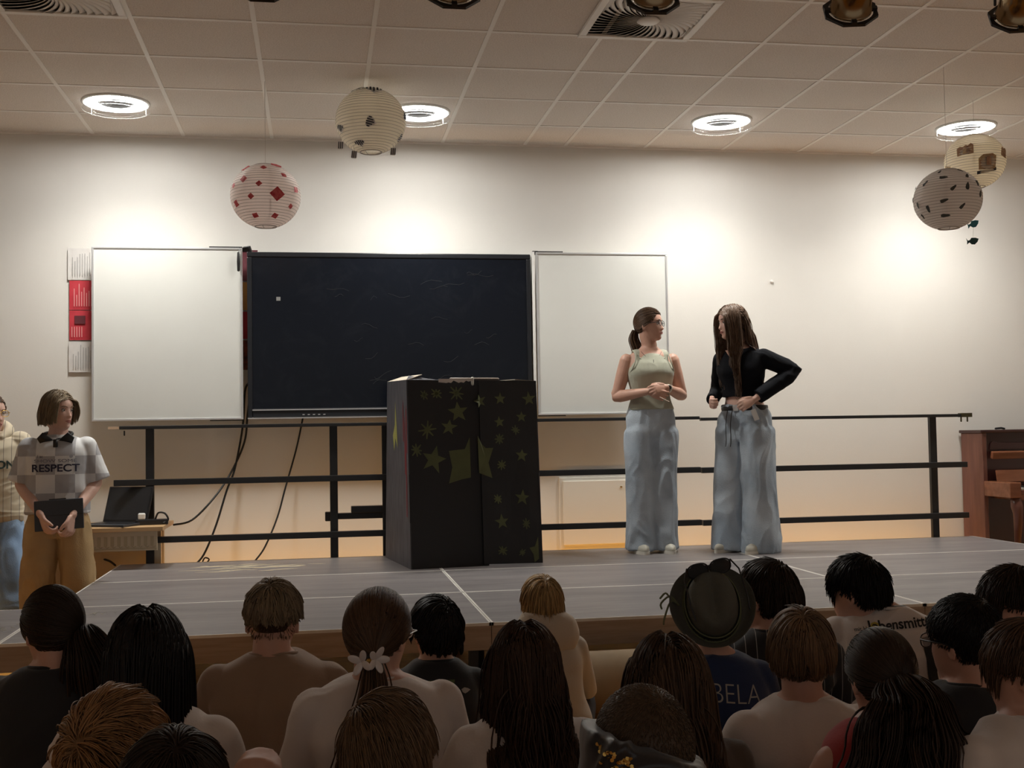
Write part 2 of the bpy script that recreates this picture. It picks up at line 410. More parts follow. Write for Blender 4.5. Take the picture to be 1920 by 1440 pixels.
def lantern(px, py, Y, rpx, mp_, lab, tilt=0):
    c = at(px, py, Y); r = rpx*Y/FPX*1.0; sq = .93
    t = empty('paper_lantern', c, 0, lab, 'paper lantern', 'round paper lanterns hanging over the stage')
    V = []; F = []; nl = 26; n = 48; th0 = R(18)
    def prof(th, bulge=0): return (r*math.sin(th)+bulge, r*sq*math.cos(th))
    P = []
    for i in range(nl*2+1):
        th = th0+(PI-2*th0)*i/(nl*2); a, z = prof(th, -.0022 if i % 2 == 0 else .0012); P.append((a, z))
    MB().lathe(P, None, n, cap=False).build('paper_shade', mp_, t, True)
    ribs = MB()
    for i in range(0, nl*2+1, 2):
        th = th0+(PI-2*th0)*i/(nl*2); a, z = prof(th); q = [((a-.0005)*math.cos(2*PI*k/32), (a-.0005)*math.sin(2*PI*k/32), z) for k in range(33)]
        ribs.tube(q, .0011, n=4, round_=False)
    ribs.build('wire_ribs', m_rib, t)
    fr = MB()
    for k in range(8):
        a = 2*PI*k/8+.2; q = []
        for i in range(13):
            th = th0+(PI-2*th0)*i/12; rr, z = prof(th, -.006); q.append((rr*math.cos(a), rr*math.sin(a), z))
        fr.tube(q, .0022, n=5, round_=False)
    for s_ in (1, -1):
        rr, z = prof(th0); fr.tube([(rr*math.cos(2*PI*k/32), rr*math.sin(2*PI*k/32), z*s_) for k in range(33)], .003, n=6, round_=False)
    fr.build('wire_frame', m_rib, t)
    MB().tube([(0, 0, r*sq*math.cos(th0)), (0, 0, CEIL-c.z)], .0012, n=5).build('hanging_thread', m_thread, t)
    MB().tube([(-r*math.sin(th0), 0, r*sq*math.cos(th0)), (r*math.sin(th0), 0, r*sq*math.cos(th0))], .0015, n=5).build('top_wire', m_rib, t)
    return t, c, r*sq, r
def stick(name, t, c, r, dx, dz, pts, m, rot=0, off=.004, ext=0):
    """paper cutout glued on the lantern; dx,dz in radii as seen from the audience"""
    view = Vector((CAM.x-c.x, CAM.y-c.y, 0)).normalized(); right = Vector((-view.y, view.x, 0)); sq = .93
    dd = min(.97, math.hypot(dx, dz)); k = math.sqrt(1-dd*dd)
    nrm = (right*dx+Vector((0, 0, dz))+view*k).normalized()
    X = (right-nrm*right.dot(nrm)).normalized(); Z = nrm.cross(X)
    ca, sa = math.cos(rot), math.sin(rot); V = []
    for x, y in pts:
        x, y = x*ca-y*sa, x*sa+y*ca
        q = (nrm*r+X*x+Z*y).normalized()*(r+off+.0015*((hash((round(x, 3), round(y, 3))) % 3)))
        V.append(Vector((q.x, q.y, q.z*sq)))
    cen = sum(V, Vector())/len(V)*1.001; n = len(V); V2 = V+[cen+nrm*.001]
    V3 = V2+[v-nrm*.001 for v in V2]
    F = [(i, (i+1) % n, n) for i in range(n)]+[(n+1+(i+1) % n, n+1+i, 2*n+1) for i in range(n)]+[(i, n+1+i, n+1+(i+1) % n, (i+1) % n) for i in range(n)]
    return mobj(name, V3, F, m, t)
sqr = lambda s_: [(-s_, -s_), (0, -s_), (s_, -s_), (s_, 0), (s_, s_), (0, s_), (-s_, s_), (-s_, 0)]
t, c, r, r1 = lantern(498, 368, 6.87, 64, m_pap[0], 'white paper lantern with red diamond cutouts, hanging left above the display')
for dx, dz, s_, ro in ((-.05, .72, .014, .75), (-.6, .35, .018, .6), (.5, .5, .014, .3), (.32, -.12, .032, .75), (-.18, .17, .014, .7), (-.4, -.2, .014, .8), (.83, .1, .017, .2), (.68, -.42, .013, .6), (-.87, .2, .014, .3), (-.8, -.35, .018, .8), (.25, -.72, .016, .9), (-.28, -.72, .015, .5), (-.55, .78, .024, .3), (.3, .88, .03, 0)):
    stick('red_cutout', t, c, r1, dx, dz, sqr(s_), m_red, ro)
def heart(s_):
    P = []
    for k in range(20):
        a = 2*PI*k/20; P.append((s_*.0625*16*math.sin(a)**3, s_*.0625*(13*math.cos(a)-5*math.cos(2*a)-2*math.cos(3*a)-math.cos(4*a))))
    return P
t, c, r, r1 = lantern(695, 228, 6.85, 66, m_pap[1], 'cream paper lantern with black-and-white striped hearts, second from left')
def striped_heart(dx, dz, s_, ro):
    s_ *= 1.5; stick('heart_cutout', t, c, r1, dx, dz, heart(s_), m_wht, ro, .003)
    for k in range(-2, 3):
        x0 = k*s_*.38; hh = math.sqrt(max(0, 1-(x0/s_)**2))*s_*.75
        o = stick('heart_stripe', t, c, r1, dx, dz, [(x0-s_*.1, -hh*.75+abs(x0)*.5), (x0+s_*.1, -hh*.75+abs(x0)*.5), (x0+s_*.1, hh), (x0-s_*.1, hh)], m_ink, ro, .0065)
for a in ((.1, .8, .035, 0), (0, -.28, .024, 1.3), (-.83, -.35, .022, .4), (.95, .1, .024, 1.4), (-.3, -.8, .022, .5), (-.35, .93, .03, .3), (.9, -.6, .02, .7)): striped_heart(*a)
for dx, dz, ln in ((.62, -.78, .03), (-.48, -.88, .025), (-.85, -.62, .02)):
    view = Vector((CAM.x-c.x, CAM.y-c.y, 0)).normalized(); right = Vector((-view.y, view.x, 0)); q = right*dx*r1*1.0+Vector((0, 0, dz*r1-.03))+view*.06
    MB().prism([(-.018, -.02), (.012, -.024), (.02, .018), (-.01, .024)], Matrix.Translation(q) @ Matrix.Rotation(PI/2, 4, 'X'), .001).build('hanging_scrap', m_wht, t)
    s2 = MB()
    for k in range(3): s2.prism([(-.014+k*.011, -.02), (-.009+k*.011, -.02), (-.007+k*.011, .02), (-.012+k*.011, .02)], Matrix.Translation(q+Vector((0, -.002, 0))) @ Matrix.Rotation(PI/2, 4, 'X'), .001)
    s2.build('scrap_stripes', m_ink, t)
    MB().tube([q, q+Vector((0, 0, .05))], .0008, n=4).build('scrap_thread', m_thread, t)
t, c, r, r1 = lantern(1828, 303, 6.77, 60, m_pap[2], 'warm white paper lantern with building pictures, behind the leaf-print lantern')
hs_ = [(-.05, -.035), (.05, -.035), (.05, .03), (.035, .045), (.02, .025), (.005, .035), (-.012, .022), (-.03, .035), (-.05, .02)]
stick('picture_cutout', t, c, r1, -.3, .25, [(x*1.05, y) for x, y in hs_], m_brown)
stick('picture_arch', t, c, r1, -.3, .2, [(-.012, -.02), (.012, -.02), (.012, .012), (0, .02), (-.012, .012)], m_tan, off=.0075)
stick('picture_cutout', t, c, r1, .42, -.2, [(-.062, -.06), (.05, -.06), (.055, .03), (.03, .045), (-.03, .045), (-.062, .02)], m_tan)
stick('picture_arch', t, c, r1, .42, -.2, [(-.014, -.03), (.014, -.03), (.014, .02), (0, .03), (-.014, .02)], m_brown, off=.0075)
stick('picture_cutout', t, c, r1, .9, .15, [(x*.6, y) for x, y in hs_], m_brown)
stick('picture_cutout', t, c, r1, -.85, -.3, [(x*.6, y*.7) for x, y in hs_], m_tan)
stick('picture_band', t, c, r1, .38, -.55, [(-.065, -.012), (.06, -.012), (.06, .012), (-.065, .012)], m_ink)
fish = [(-.036, .004), (-.048, .020), (-.042, .0), (-.044, -.022), (-.026, -.008), (-.01, -.022), (.012, -.024), (.034, -.006), (.044, .014), (.02, .022), (-.01, .022), (-.02, .008)]
fpos = []
for px, py, m, rot, lab in ((1825, 420, m_teal, .25, 0), (1824, 452, m_dteal, .05, 0), (1818, 384, m_dteal, .1, 0)):
    q = at(px, py, 6.77)-c; fpos.append(q)
    MB().prism([(x*.95, y*.95) for x, y in fish], Matrix.Translation(q) @ Matrix.Rotation(PI/2, 4, 'X') @ Matrix.Rotation(rot, 4, 'Z'), .0015).build('card_fish', m, t)
MB().tube([(fpos[1].x, fpos[1].y, fpos[1].z), (fpos[0].x, fpos[0].y, fpos[0].z), (fpos[2].x, fpos[2].y, fpos[2].z+.1)], .001, n=4).build('fish_thread', m_thread, t)
t, c, r, r1 = lantern(1777, 374, 6.16, 67, m_pap[3], 'grey paper lantern with dark leaf-shaped prints, lowest at the right')
for dx, dz, ro, sc in ((-.2, .78, 1.2, .8), (.35, .82, -.5, .8), (-.62, .42, .6, 1), (-.12, .55, -.1, 1.1), (.55, .58, 1.5, .9), (.82, .38, -1.1, 1), (.15, .15, .8, 1), (.55, .2, 1.4, 1.2), (-.9, .4, 1.4, .8), (-.12, -.22, .3, 1.1), (-.55, -.38, -1.2, 1.1), (.38, -.42, .8, 1), (-.84, -.2, -1.1, 1), (.9, 0, 1.1, 1.1), (-.1, -.65, 0, 1.2), (-.72, -.55, -.7, .8), (-.98, .0, 1.4, .7)):
    lf = [(.021*math.cos(2*PI*k/12)*sc+.006*math.cos(4*PI*k/12), .0095*math.sin(2*PI*k/12)*sc) for k in range(12)]
    stick('leaf_print', t, c, r1, dx, dz, lf, m_green, ro)

# ------------------------------------------------------------------ display and boards
tv = empty('display_board', (.52, 8.09, 1.345), 0, 'large dark flat display with black frame and chalky smudges on the wall', 'display')
TW, TH = .985, 1.135
MB().box((-TW+.05, .0, .06), (TW-.05, .10, TH-.06)).build('housing', m_tvf, tv)
f = MB(); f.box((-TW, -.035, TH-.035), (TW, .02, TH)); f.box((-TW, -.035, .0), (-TW+.032, .02, TH-.035)); f.box((TW-.032, -.035, 0), (TW, .02, TH-.035)); f.box((-TW+.032, -.035, 0), (TW-.032, .02, .062))
f.build('frame', m_tvf, tv, bevel=.006)
# screen with chalk-like smudges that lie on the glass
m_scr = mat('screen_glass', (.009, .011, .016), .25, spec=.25)
nt = m_scr.node_tree; pr = nt.nodes['Principled BSDF']; tc = nt.nodes.new('ShaderNodeTexCoord')
n1 = nt.nodes.new('ShaderNodeTexNoise'); n1.inputs['Scale'].default_value = 3.2; n1.inputs['Detail'].default_value = 9; n1.inputs['Roughness'].default_value = .72; n1.inputs['Distortion'].default_value = 1.6; nt.links.new(tc.outputs['Object'], n1.inputs['Vector'])
r1_ = nt.nodes.new('ShaderNodeMapRange'); r1_.inputs[1].default_value = .5; r1_.inputs[2].default_value = .85; r1_.inputs[4].default_value = .6; nt.links.new(n1.outputs[0], r1_.inputs[0])
mx = nt.nodes.new('ShaderNodeMix'); mx.data_type = 'RGBA'; mx.inputs[6].default_value = (.006, .008, .013, 1); mx.inputs[7].default_value = (.020, .023, .030, 1)
nt.links.new(r1_.outputs[0], mx.inputs[0]); nt.links.new(mx.outputs[2], pr.inputs['Base Color'])
MB().box((-TW+.03, -.028, .06), (TW-.03, 0, TH-.03)).build('screen', m_scr, tv)
MB().box((-TW+.03, -.042, .048), (TW-.03, -.032, .055)).build('lower_trim', m_alu, tv)
MB().box((-TW, -.045, -.008), (TW, -.03, -.001)).build('pen_ledge', m_alu, tv)
bt = MB()
for k in range(5): bt.box((-.62+k*.035, -.039, .014), (-.605+k*.035, -.034, .02))
bt.build('button', m_alu, tv)
MB().box((-.79, -.0295, .80), (-.762, -.028, .826)).build('corner_mark', mat('icon_grey', (.25, .25, .24), .6), tv)
sm = MB(); random.seed(3)
for k in range(26):
    x0 = random.uniform(-.5, .7); z0 = random.uniform(.2, 1.0); a = random.uniform(-.5, .5); L = random.uniform(.04, .16)
    sm.tube([(x0+L*u*math.cos(a), -.0285, z0+L*u*math.sin(a)+.012*math.sin(5*u+k)) for u in (0, .25, .5, .75, 1)], .0012, n=4, round_=False)
sm.build('chalk_scribble', mat('chalk_dust', (.020, .023, .028), .9), tv)
ch = MB().box((-TW-.055, -.01, TH+.005), (-TW+.02, .03, TH+.03)); ch.tube([(-TW-.02, -.02, TH+.03), (-TW+.02, -.03, TH+.035), (-TW+.03, -.02, TH)], .008, n=8)
ch.build('hinge_bracket', m_blackp, tv)
MB().box((TW+.02, -.01, TH+.005), (TW+.06, .03, TH+.03)).build('hinge_bracket', m_blackp, tv, bevel=.003)

def whiteboard(x0, x1, z0, z1, Y, rz, lab, piv):
    t = empty('whiteboard_wing', (piv, Y, z0), rz, lab, 'whiteboard', 'whiteboard wings beside the display')
    a, c, h = x0-piv, x1-piv, z1-z0
    MB().box((a+.012, -.008, .012), (c-.012, .008, h-.012)).build('panel', m_board, t)
    f = MB(); f.box((a, -.014, 0), (c, .014, .014)); f.box((a, -.014, h-.014), (c, .014, h)); f.box((a, -.014, .014), (a+.014, .014, h-.014)); f.box((c-.014, -.014, .014), (c, .014, h-.014))
    f.build('frame', m_alu, t, bevel=.002)
    for z in (-.006, h+.004):
        MB().box(((c-.22) if piv == x1 else a, -.004, z-.002), (c if piv == x1 else a+.2, .010, z+.005)).build('pivot_arm', m_blackp, t)
    return t
wl = whiteboard(-1.478, -.495, 1.335, 2.505, 8.06, 0, 'blank whiteboard wing left of the dark display, wider one', -.495)
whiteboard(1.545, 2.515, 1.335, 2.497, 8.075, 0, 'blank grey-white whiteboard wing right of the dark display, behind the women', 1.545)
MB().box((1.515, 8.06, 1.33), (1.535, 8.20, 2.50)).build('column', m_whitep, tag(empty('board_column', (1.525, 8.13, 1.33), 0), 'narrow white upright between display and right whiteboard', 'column'))
bpy.data.objects['column'].location = (-1.525, -8.13, -1.33)
pm = MB().tube([(0, 0, 0), (0, 0, -.06), (0, 0, -.12)], [.008, .011, .009], n=12).build('marker_pen', m_blackp, None, True, loc=at(447, 474, 8.03)); tag(pm, 'black marker hanging by a cord at the top of the left whiteboard', 'marker')
MB().tube([(0, 0, .0), (.01, .01, .035)], .002, n=5).build('cord', m_blackp, pm)

# posters behind the left wing
m_pwhite = mat('poster_white', (.74, .72, .70), .7, var=.06, scale=30); m_pred = mat('poster_red', (.52, .03, .05), .6, c2=(.60, .05, .07), scale=9)
m_por = mat('poster_orange', (.60, .30, .08), .6); m_pdk = mat('poster_maroon', (.12, .02, .03), .6); m_pfood = mat('poster_food', (.40, .08, .04), .6, c2=(.05, .02, .02), scale=30)
m_pgrey = mat('print_grey', (.45, .44, .43), .8); m_ppink = mat('print_pink', (.75, .35, .34), .8)
def poster(x0, x1, z0, z1, m, lab, lines=None, lc=None):
    Y = WALLY-.012; t = empty('wall_poster', ((x0+x1)/2, Y, z0), 0, lab, 'poster', 'posters on the wall behind the left whiteboard')
    w2 = (x1-x0)/2; h = z1-z0; V = []; F = []; nx, nz = 8, 10
    for s_ in (0, .003):
        for i in range(nx+1):
            for j in range(nz+1):
                x = -w2+2*w2*i/nx; z = h*j/nz; V.append((x, s_-.003+.004*noise.noise(Vector((x*9, z*9, x0*5))), z))
    n = (nx+1)*(nz+1)
    for i in range(nx):
        for j in range(nz):
            a = i*(nz+1)+j; q = (a, a+1, a+nz+2, a+nz+1); F.append(q[::-1]); F.append(tuple(v+n for v in q))
    mobj('sheet', V, F, m, t, True)
    if lines:
        b = MB(); random.seed(int(z0*100))
        for k in range(11):
            xx = -w2+.03+.016*k
            if xx > w2-.01: break
            b.box((xx, -.0105, h*.12), (xx+.005, -.0095, h*(.5+.4*random.random())))
        b.build('print_lines', lc, t)
    return t
poster(-1.66, -1.36, 2.30, 2.515, m_pwhite, 'crumpled white printed sheet at the top left behind the whiteboard', 1, m_pgrey)
poster(-1.65, -1.36, 2.095, 2.295, m_pred, 'red poster with pink lines of text, upper one left of the whiteboard', 1, m_ppink)
t = poster(-1.65, -1.36, 1.89, 2.09, m_pred, 'red poster with a small dark picture, lower one left of the whiteboard')
MB().box((-.11, -.0115, .11), (-.04, -.0095, .165)).build('picture', m_pdk, t); MB().box((-.0, -.0115, .01), (.14, -.0095, .19)).build('white_column', m_pwhite, t)
b = MB()
for k in range(5): b.box((-.13+.016*k, -.0115, .02), (-.125+.016*k, -.0095, .09))
b.build('print_lines', m_ppink, t)
poster(-1.655, -1.36, 1.672, 1.88, m_pwhite, 'crumpled white sheet at the bottom left behind the whiteboard', 1, m_pgrey)
poster(-.62, -.40, 2.30, 2.515, m_pdk, 'dark maroon sheet showing in the top gap beside the display')
t = poster(-.62, -.40, 2.095, 2.29, m_por, 'orange sheet showing in the gap between whiteboard and display')
MB().box((.055, -.0115, .05), (.085, -.0095, .09)).build('dark_label', m_pdk, t)
t = poster(-.62, -.40, 1.895, 2.085, m_pred, 'bright red sheet showing in the gap between whiteboard and display')
MB().box((.07, -.0115, .02), (.095, -.0095, .07)).build('orange_print', m_por, t)
poster(-.62, -.40, 1.68, 1.885, m_pfood, 'dark sheet with a food picture, lowest in the gap beside the display')

# wall hatch and small wall things
t = empty('wall_hatch', (1.99, WALLY, .40), 0, 'cream wall cabinet door behind the rail between booth and woman', 'wall cabinet')
m_hatch = mat('hatch_cream', (.78, .74, .66), .5)
MB().box((-.275, -.02, -.03), (.275, 0, .485)).build('frame', m_hatch, t, bevel=.004)
MB().box((-.25, -.034, 0), (.25, -.02, .46)).build('door', m_hatch, t, bevel=.004)
MB().lathe([(.008, 0), (.008, .006), (.005, .008)], Matrix.Translation((.18, -.034, .41)) @ Matrix.Rotation(PI/2, 4, 'X'), 12).build('lock', mat('lock_brass', (.3, .22, .12), .4, metal=.8), t)
o = MB().lathe([(.011, 0), (.012, .012), (.006, .018)], Matrix.Rotation(PI/2, 4, 'X'), 12).build('wall_hook', m_whitep, None, loc=at(1446, 528, WALLY)); tag(o, 'tiny white hook alone on the bare wall above the women', 'hook')

# ------------------------------------------------------------------ stage platforms
ST = .40; GX = [-1.275, .730, 2.740, 4.745]; GY = [4.965, 5.955, 6.925, 7.885]
def platform(x0, x1, y0, y1, lab):
    t = empty('stage_platform', ((x0+x1)/2, (y0+y1)/2, 0), 0, lab, 'stage platform', 'grey stage platforms joined into one stage')
    a, c = (x1-x0)/2-.0015, (y1-y0)/2-.0015
    MB().box((-a+.005, -c+.005, ST-.011), (a-.005, c-.005, ST)).build('deck', m_stage, t)
    e = MB(); q = .008
    e.box((-a, -c, ST-.012), (a, -c+q, ST+.0008)); e.box((-a, c-q, ST-.012), (a, c, ST+.0008)); e.box((-a, -c, ST-.012), (-a+q, c, ST+.0008)); e.box((a-q, -c, ST-.012), (a, c, ST+.0008))
    e.build('edge_strip', m_edge, t)
    s_ = MB(); s_.box((-a, -c, ST-.115), (a, -c+.02, ST-.012)); s_.box((-a, c-.02, ST-.115), (a, c, ST-.012)); s_.box((-a, -c+.02, ST-.115), (-a+.02, c-.02, ST-.012)); s_.box((a-.02, -c+.02, ST-.115), (a, c-.02, ST-.012))
    s_.build('side_board', m_ply, t)
    for sx in (-1, 1):
        for sy in (-1, 1): MB().box((sx*(a-.07)-.02, sy*(c-.07)-.02, 0), (sx*(a-.07)+.02, sy*(c-.07)+.02, ST-.012)).build('leg', m_black, t)
m_edge = mat('edge_strip', (.93, .90, .85), .4, var=.35, scale=2.0)
rows = ['front', 'middle', 'back']; cols_ = ['left', 'centre', 'right']
for i in range(3):
    for j in range(3): platform(GX[i], GX[i+1], GY[j], GY[j+1], 'grey stage platform, %s column, %s row of the stage' % (cols_[i], rows[j]))
platform(GX[0]-2.005, GX[0], GY[0], GY[1], 'grey stage platform sticking out to the left beyond the back rows')
# chalk smear on the back-left panel
sp = MB(); random.seed(11)
for k in range(34):
    p = at(random.gauss(455, 42), 1071+random.gauss(0, 3.5), 7.5); x = p.x; y = 7.45+random.gauss(0, .11); L = random.uniform(.05, .28); a = random.gauss(.1, .25)
    wd = random.uniform(.004, .014)
    q = [(-L/2, -wd*.1), (-L*.2, -wd), (L*.25, -wd*.7), (L/2, wd*.2), (L*.2, wd), (-L*.3, wd*.6)]
    sp.prism(q, Matrix.Translation((x, y, ST+.0003)) @ Matrix.Rotation(a, 4, 'Z'), .0004+.00002*k)
tag(sp.build('chalk_smear', mat('chalk_yellow', (.80, .70, .50), .9)), 'pale yellow chalk scuffs on the back left stage panel', 'chalk marks', kind='stuff')
sp = MB(); random.seed(12)
for k in range(140):
    u = random.random(); p = Vector((-1.62+.62*u, 5.02+.75*u, 0))+Vector((random.gauss(0, .035), random.gauss(0, .03), 0))
    sp.prism([(.006*math.cos(2*PI*i/5)*random.uniform(.5, 1.4), .004*math.sin(2*PI*i/5)) for i in range(5)], Matrix.Translation((p.x, p.y, ST+.001)), .0005)
tag(sp.build('paint_speckle', mat('speck_white', (.5, .46, .38), .9)), 'trail of pale specks across the front left stage panel', 'speckles', kind='stuff')
# the rolled beige mat lying under the front edge
o = MB().tube([(1.12, 4.85, .15), (3.0, 4.85, .15)], .13, n=32, round_=False).build('rolled_mat', mat('beige_foam', (.52, .40, .26), .8, var=.1), None, True); tag(o, 'beige rolled mat lying on the floor against the stage front', 'rolled mat')

# ------------------------------------------------------------------ railings
def rail(x0, x1, xs, tops, lab, Y=7.86):
    t = empty('stage_railing', ((x0+x1)/2, Y, ST), 0, lab, 'railing', 'black railings along the back of the stage')
    cx = (x0+x1)/2
    for z, h, xa, xb, nm in tops: MB().box((xa-cx, -.02, z-ST-h/2), (xb-cx, .02, z-ST+h/2)).build(nm, m_black, t, bevel=.003)
    for x in xs: MB().box((x-cx-.026, -.016+.04, 0-.18), (x-cx+.026, .016+.04, 1.29-ST)).build('post', m_black, t, bevel=.003)
    return t
t1 = rail(-1.31, .50, [-1.085, .105, .455], [(1.288, .022, -1.27, .72, 'top_rail'), (.930, .040, -1.305, .46, 'crossbar'), (.556, .040, -1.307, .46, 'crossbar')], 'black railing on the left part of the stage back edge')
MB().box((-1.34+.405, -.012, 1.288-ST-.008), (-1.27+.405, .012, 1.288-ST+.008)).build('wooden_tip', mat('bare_wood', (.6, .42, .28), .7), t1)
MB().tube([(-1.24+.405, 0, .865), (-1.24+.405, 0, .84)], .005, n=6).build('screw', m_black, t1)
t2 = rail(.50, 2.66, [2.465], [(1.298, .022, .72, 2.66, 'top_rail'), (.932, .040, 1.36, 2.66, 'crossbar'), (.562, .040, 1.36, 2.66, 'crossbar')], 'black railing between the cardboard booth and the women')
t3 = rail(2.67, 4.72, [4.46], [(1.288, .022, 2.67, 4.66, 'top_rail'), (.928, .040, 2.67, 4.70, 'crossbar'), (.558, .040, 2.67, 4.70, 'crossbar')], 'black railing on the right part of the stage back edge')
cl = MB().box((4.66, 7.835, 1.275), (4.745, 7.885, 1.305)); cl.tube([(4.67, 7.86, 1.28), (4.67, 7.86, 1.245)], .006, n=8); cl.tube([(4.72, 7.86, 1.28), (4.72, 7.86, 1.245)], .006, n=8)
o = cl.build('end_clamp', mat('clamp_metal', (.10, .09, .05), .4, metal=.8), t3); o.location = (-3.695, -7.86, -ST)
# box on a shelf behind the rail
t = empty('rail_shelf', (.27, 7.96, .67), 0, 'black steel shelf bar clamped to the railing post left of the booth', 'shelf')
MB().box((-.22, -.03, -.02), (.20, .03, .02)).build('bar', m_black, t, bevel=.003); MB().box((-.225, -.045, -.03), (-.14, .045, .03)).build('clamp', m_black, t, bevel=.006)
o = MB().box((.22, 7.925, .69), (.50, 8.005, .735)).build('cable_box', m_blackp, None, bevel=.004); tag(o, 'flat black box lying on the shelf bar left of the booth', 'box')

# ------------------------------------------------------------------ cables
def cable(pts, r, lab):
    o = MB().tube(pts, r, n=8, sub=6).build('power_cable', m_cable, None, True); tag(o, lab, 'cable', 'black cables behind the railing'); return o
W = 8.19
cable([at(466, 718, W), at(459, 735, W), at(455, 800, W), at(440, 880, 8.17), at(425, 920, 8.15), at(405, 985, 8.1), at(382, 1040, 8.05), at(360, 1064, 8.0)], .007, 'black cable hanging from the left display edge straight to the stage back')
cable([at(470, 724, W), at(464, 780, W), at(458, 830, W), at(432, 888, 8.16), at(400, 935, 8.05), at(360, 975, 7.95), at(326, 984, 7.9)], .007, 'black cable curving from the left display edge to the desk')
cable([at(569, 778, W), at(556, 840, W), at(535, 915, 8.17), at(520, 970, 8.13), at(497, 1025, 8.05), at(478, 1052, 8.0)], .006, 'thin black cable hanging from the middle of the left display half')
cable([at(165, 1041, 8.1), at(185, 1046, 8.05), at(205, 1052, 8.0), at(216, 1060, 7.95)], .007, 'black cable hanging under the desk beside the stage corner')
cable([at(378, 1058, 7.97), at(384, 1046, 7.99), at(392, 1050, 7.98), at(378, 1062, 7.97)], .005, 'short loop of black cable behind the left stage edge')
# ------------------------------------------------------------------ desk with laptop
m_oak = mat('desk_oak', (.58, .38, .20), .45, c2=(.50, .31, .15), scale=5, stretch=(1, 9, 1)); m_deskside = mat('desk_panel', (.55, .46, .33), .6)
t = empty('teacher_desk', (-1.62, 7.80, 0), 0, 'light oak desk with patterned apron, behind the standing boy', 'desk')
DZ = .665
MB().box((-.62, -.26, DZ-.028), (.66, .30, DZ)).build('desktop', m_oak, t, bevel=.003)
MB().box((-.60, -.22, DZ-.15), (.62, -.20, DZ-.028)).build('apron', m_deskside, t)
b = MB()
for k in range(30): b.box((-.58+.04*k, -.223, DZ-.12), (-.56+.04*k, -.219, DZ-.06)); b.tube([(-.57+.04*k, -.221, DZ-.122), (-.56+.04*k, -.221, DZ-.13), (-.55+.04*k, -.221, DZ-.122)], .002, n=4)
b.box((-.60, -.224, DZ-.14), (.62, -.219, DZ-.135)); b.build('apron_pattern', mat('desk_carve', (.42, .34, .22), .6), t)
for x in (-.58, .58):
    for y in ((-.2, .26) if x < 0 else (.125, .26)): MB().box((x-.022, y-.022, 0), (x+.022, y+.022, DZ-.028)).build('leg', m_deskside, t)
MB().box((-.55, .22, .1), (.55, .235, .5)).build('back_panel', m_deskside, t)
p = at(225, 984, 7.72); t = empty('laptop', (p.x, 7.72, DZ), R(-28), 'open dark laptop on the desk beside the boy', 'laptop')
MB().box((-.21, -.14, 0), (.13, .10, .016)).build('base', mat('laptop_grey', (.05, .055, .065), .4, metal=.4), t, bevel=.004)
MB().box((-.19, -.06, .016), (.11, .08, .018)).build('keyboard', m_blackp, t)
L = Matrix.Translation((-.04, .10, .016)) @ Matrix.Rotation(R(-18), 4, 'X')
MB().box((-.17, 0, 0), (.17, .008, .235), L @ Matrix.Shear('XZ', 4, (.0, .0)) if False else L).build('lid', m_blackp, t, bevel=.003)
MB().box((-.158, -.002, .012), (.158, 0, .225), L).build('screen', mat('laptop_screen', (.02, .022, .026), .25), t)
p = at(285, 974, 7.72)
t = empty('power_strip', (p.x, 7.72, DZ), .1, 'black power strip with plugs on the right end of the desk', 'power strip')
MB().box((-.10, -.03, 0), (.10, .03, .035)).build('strip', m_blackp, t, bevel=.006)
MB().box((-.085, -.025, .035), (-.04, .02, .075)).build('plug', m_whitep, t, bevel=.008)
MB().tube([(.02, 0, .035), (.04, -.01, .075), (.08, -.02, .07), (.10, -.02, .03), (.07, -.03, .01)], .006, n=8, sub=5).build('plug_lead', m_cable, t, True)

# ------------------------------------------------------------------ upright piano
m_wood = mat('mahogany', (.17, .060, .038), .25, c2=(.12, .038, .026), scale=4, stretch=(6, 6, 1)); m_wood2 = mat('mahogany_light', (.24, .090, .045), .25, c2=(.18, .065, .03), scale=4, stretch=(1, 6, 6)); m_wood3 = mat('mahogany_dark', (.045, .016, .014), .2)
m_side = mat('mahogany_side', (.18, .075, .052), .35, c2=(.14, .055, .04), scale=4, stretch=(8, 8, 1))
t = empty('upright_piano', (5.60, 8.0, 0), 0, 'brown upright piano beyond the right end of the stage', 'piano')
X0 = 4.865-5.60; X1 = -X0
MB().box((X0, -.09, 0), (X0+.035, .20, 1.155)).build('side_panel', m_side, t, bevel=.004); MB().box((X1-.035, -.09, 0), (X1, .20, 1.155)).build('side_panel', m_side, t, bevel=.004)
MB().box((X0-.015, -.10, 1.155), (X1+.015, .205, 1.178)).build('lid', m_wood3, t, bevel=.006)
MB().box((X0+.035, -.075, .62), (X1-.035, -.06, 1.155)).build('upper_panel', m_wood3, t); MB().box((X0+.035, -.06, 0), (X1-.035, -.045, .62)).build('lower_panel', m_wood3, t)
MB().box((X0+.035, .15, 0), (X1-.035, .19, 1.15)).build('back', m_wood, t)
fb = MB(); Lf = Matrix.Translation((0, -.12, .965)) @ Matrix.Rotation(R(14), 4, 'X')
MB().box((X0+.055, -.01, -.09), (X1-.055, .008, .0), Matrix.Translation((0, -.16, .88)) @ Matrix.Rotation(R(-12), 4, 'X')).build('fallboard', m_wood2, t, bevel=.004)
MB().box((X0+.045, -.02, .0), (X1-.045, .012, .055), Lf).build('music_shelf', m_wood2, t, bevel=.006)
dk = MB(); q = [(X0+.06, 1.03), (X0+.065, 1.075), (X0+.085, 1.092), (X0+.11, 1.085), (X0+.13, 1.08), (X1-.13, 1.08), (X1-.11, 1.085), (X1-.085, 1.092), (X1-.06, 1.07), (X1-.06, 1.03)]
dk.prism([(x, z) for x, z in q], Matrix.Translation((0, -.078, 0)) @ Matrix.Rotation(PI/2, 4, 'X'), .012); dk.build('music_desk', m_wood3, t, bevel=.002)
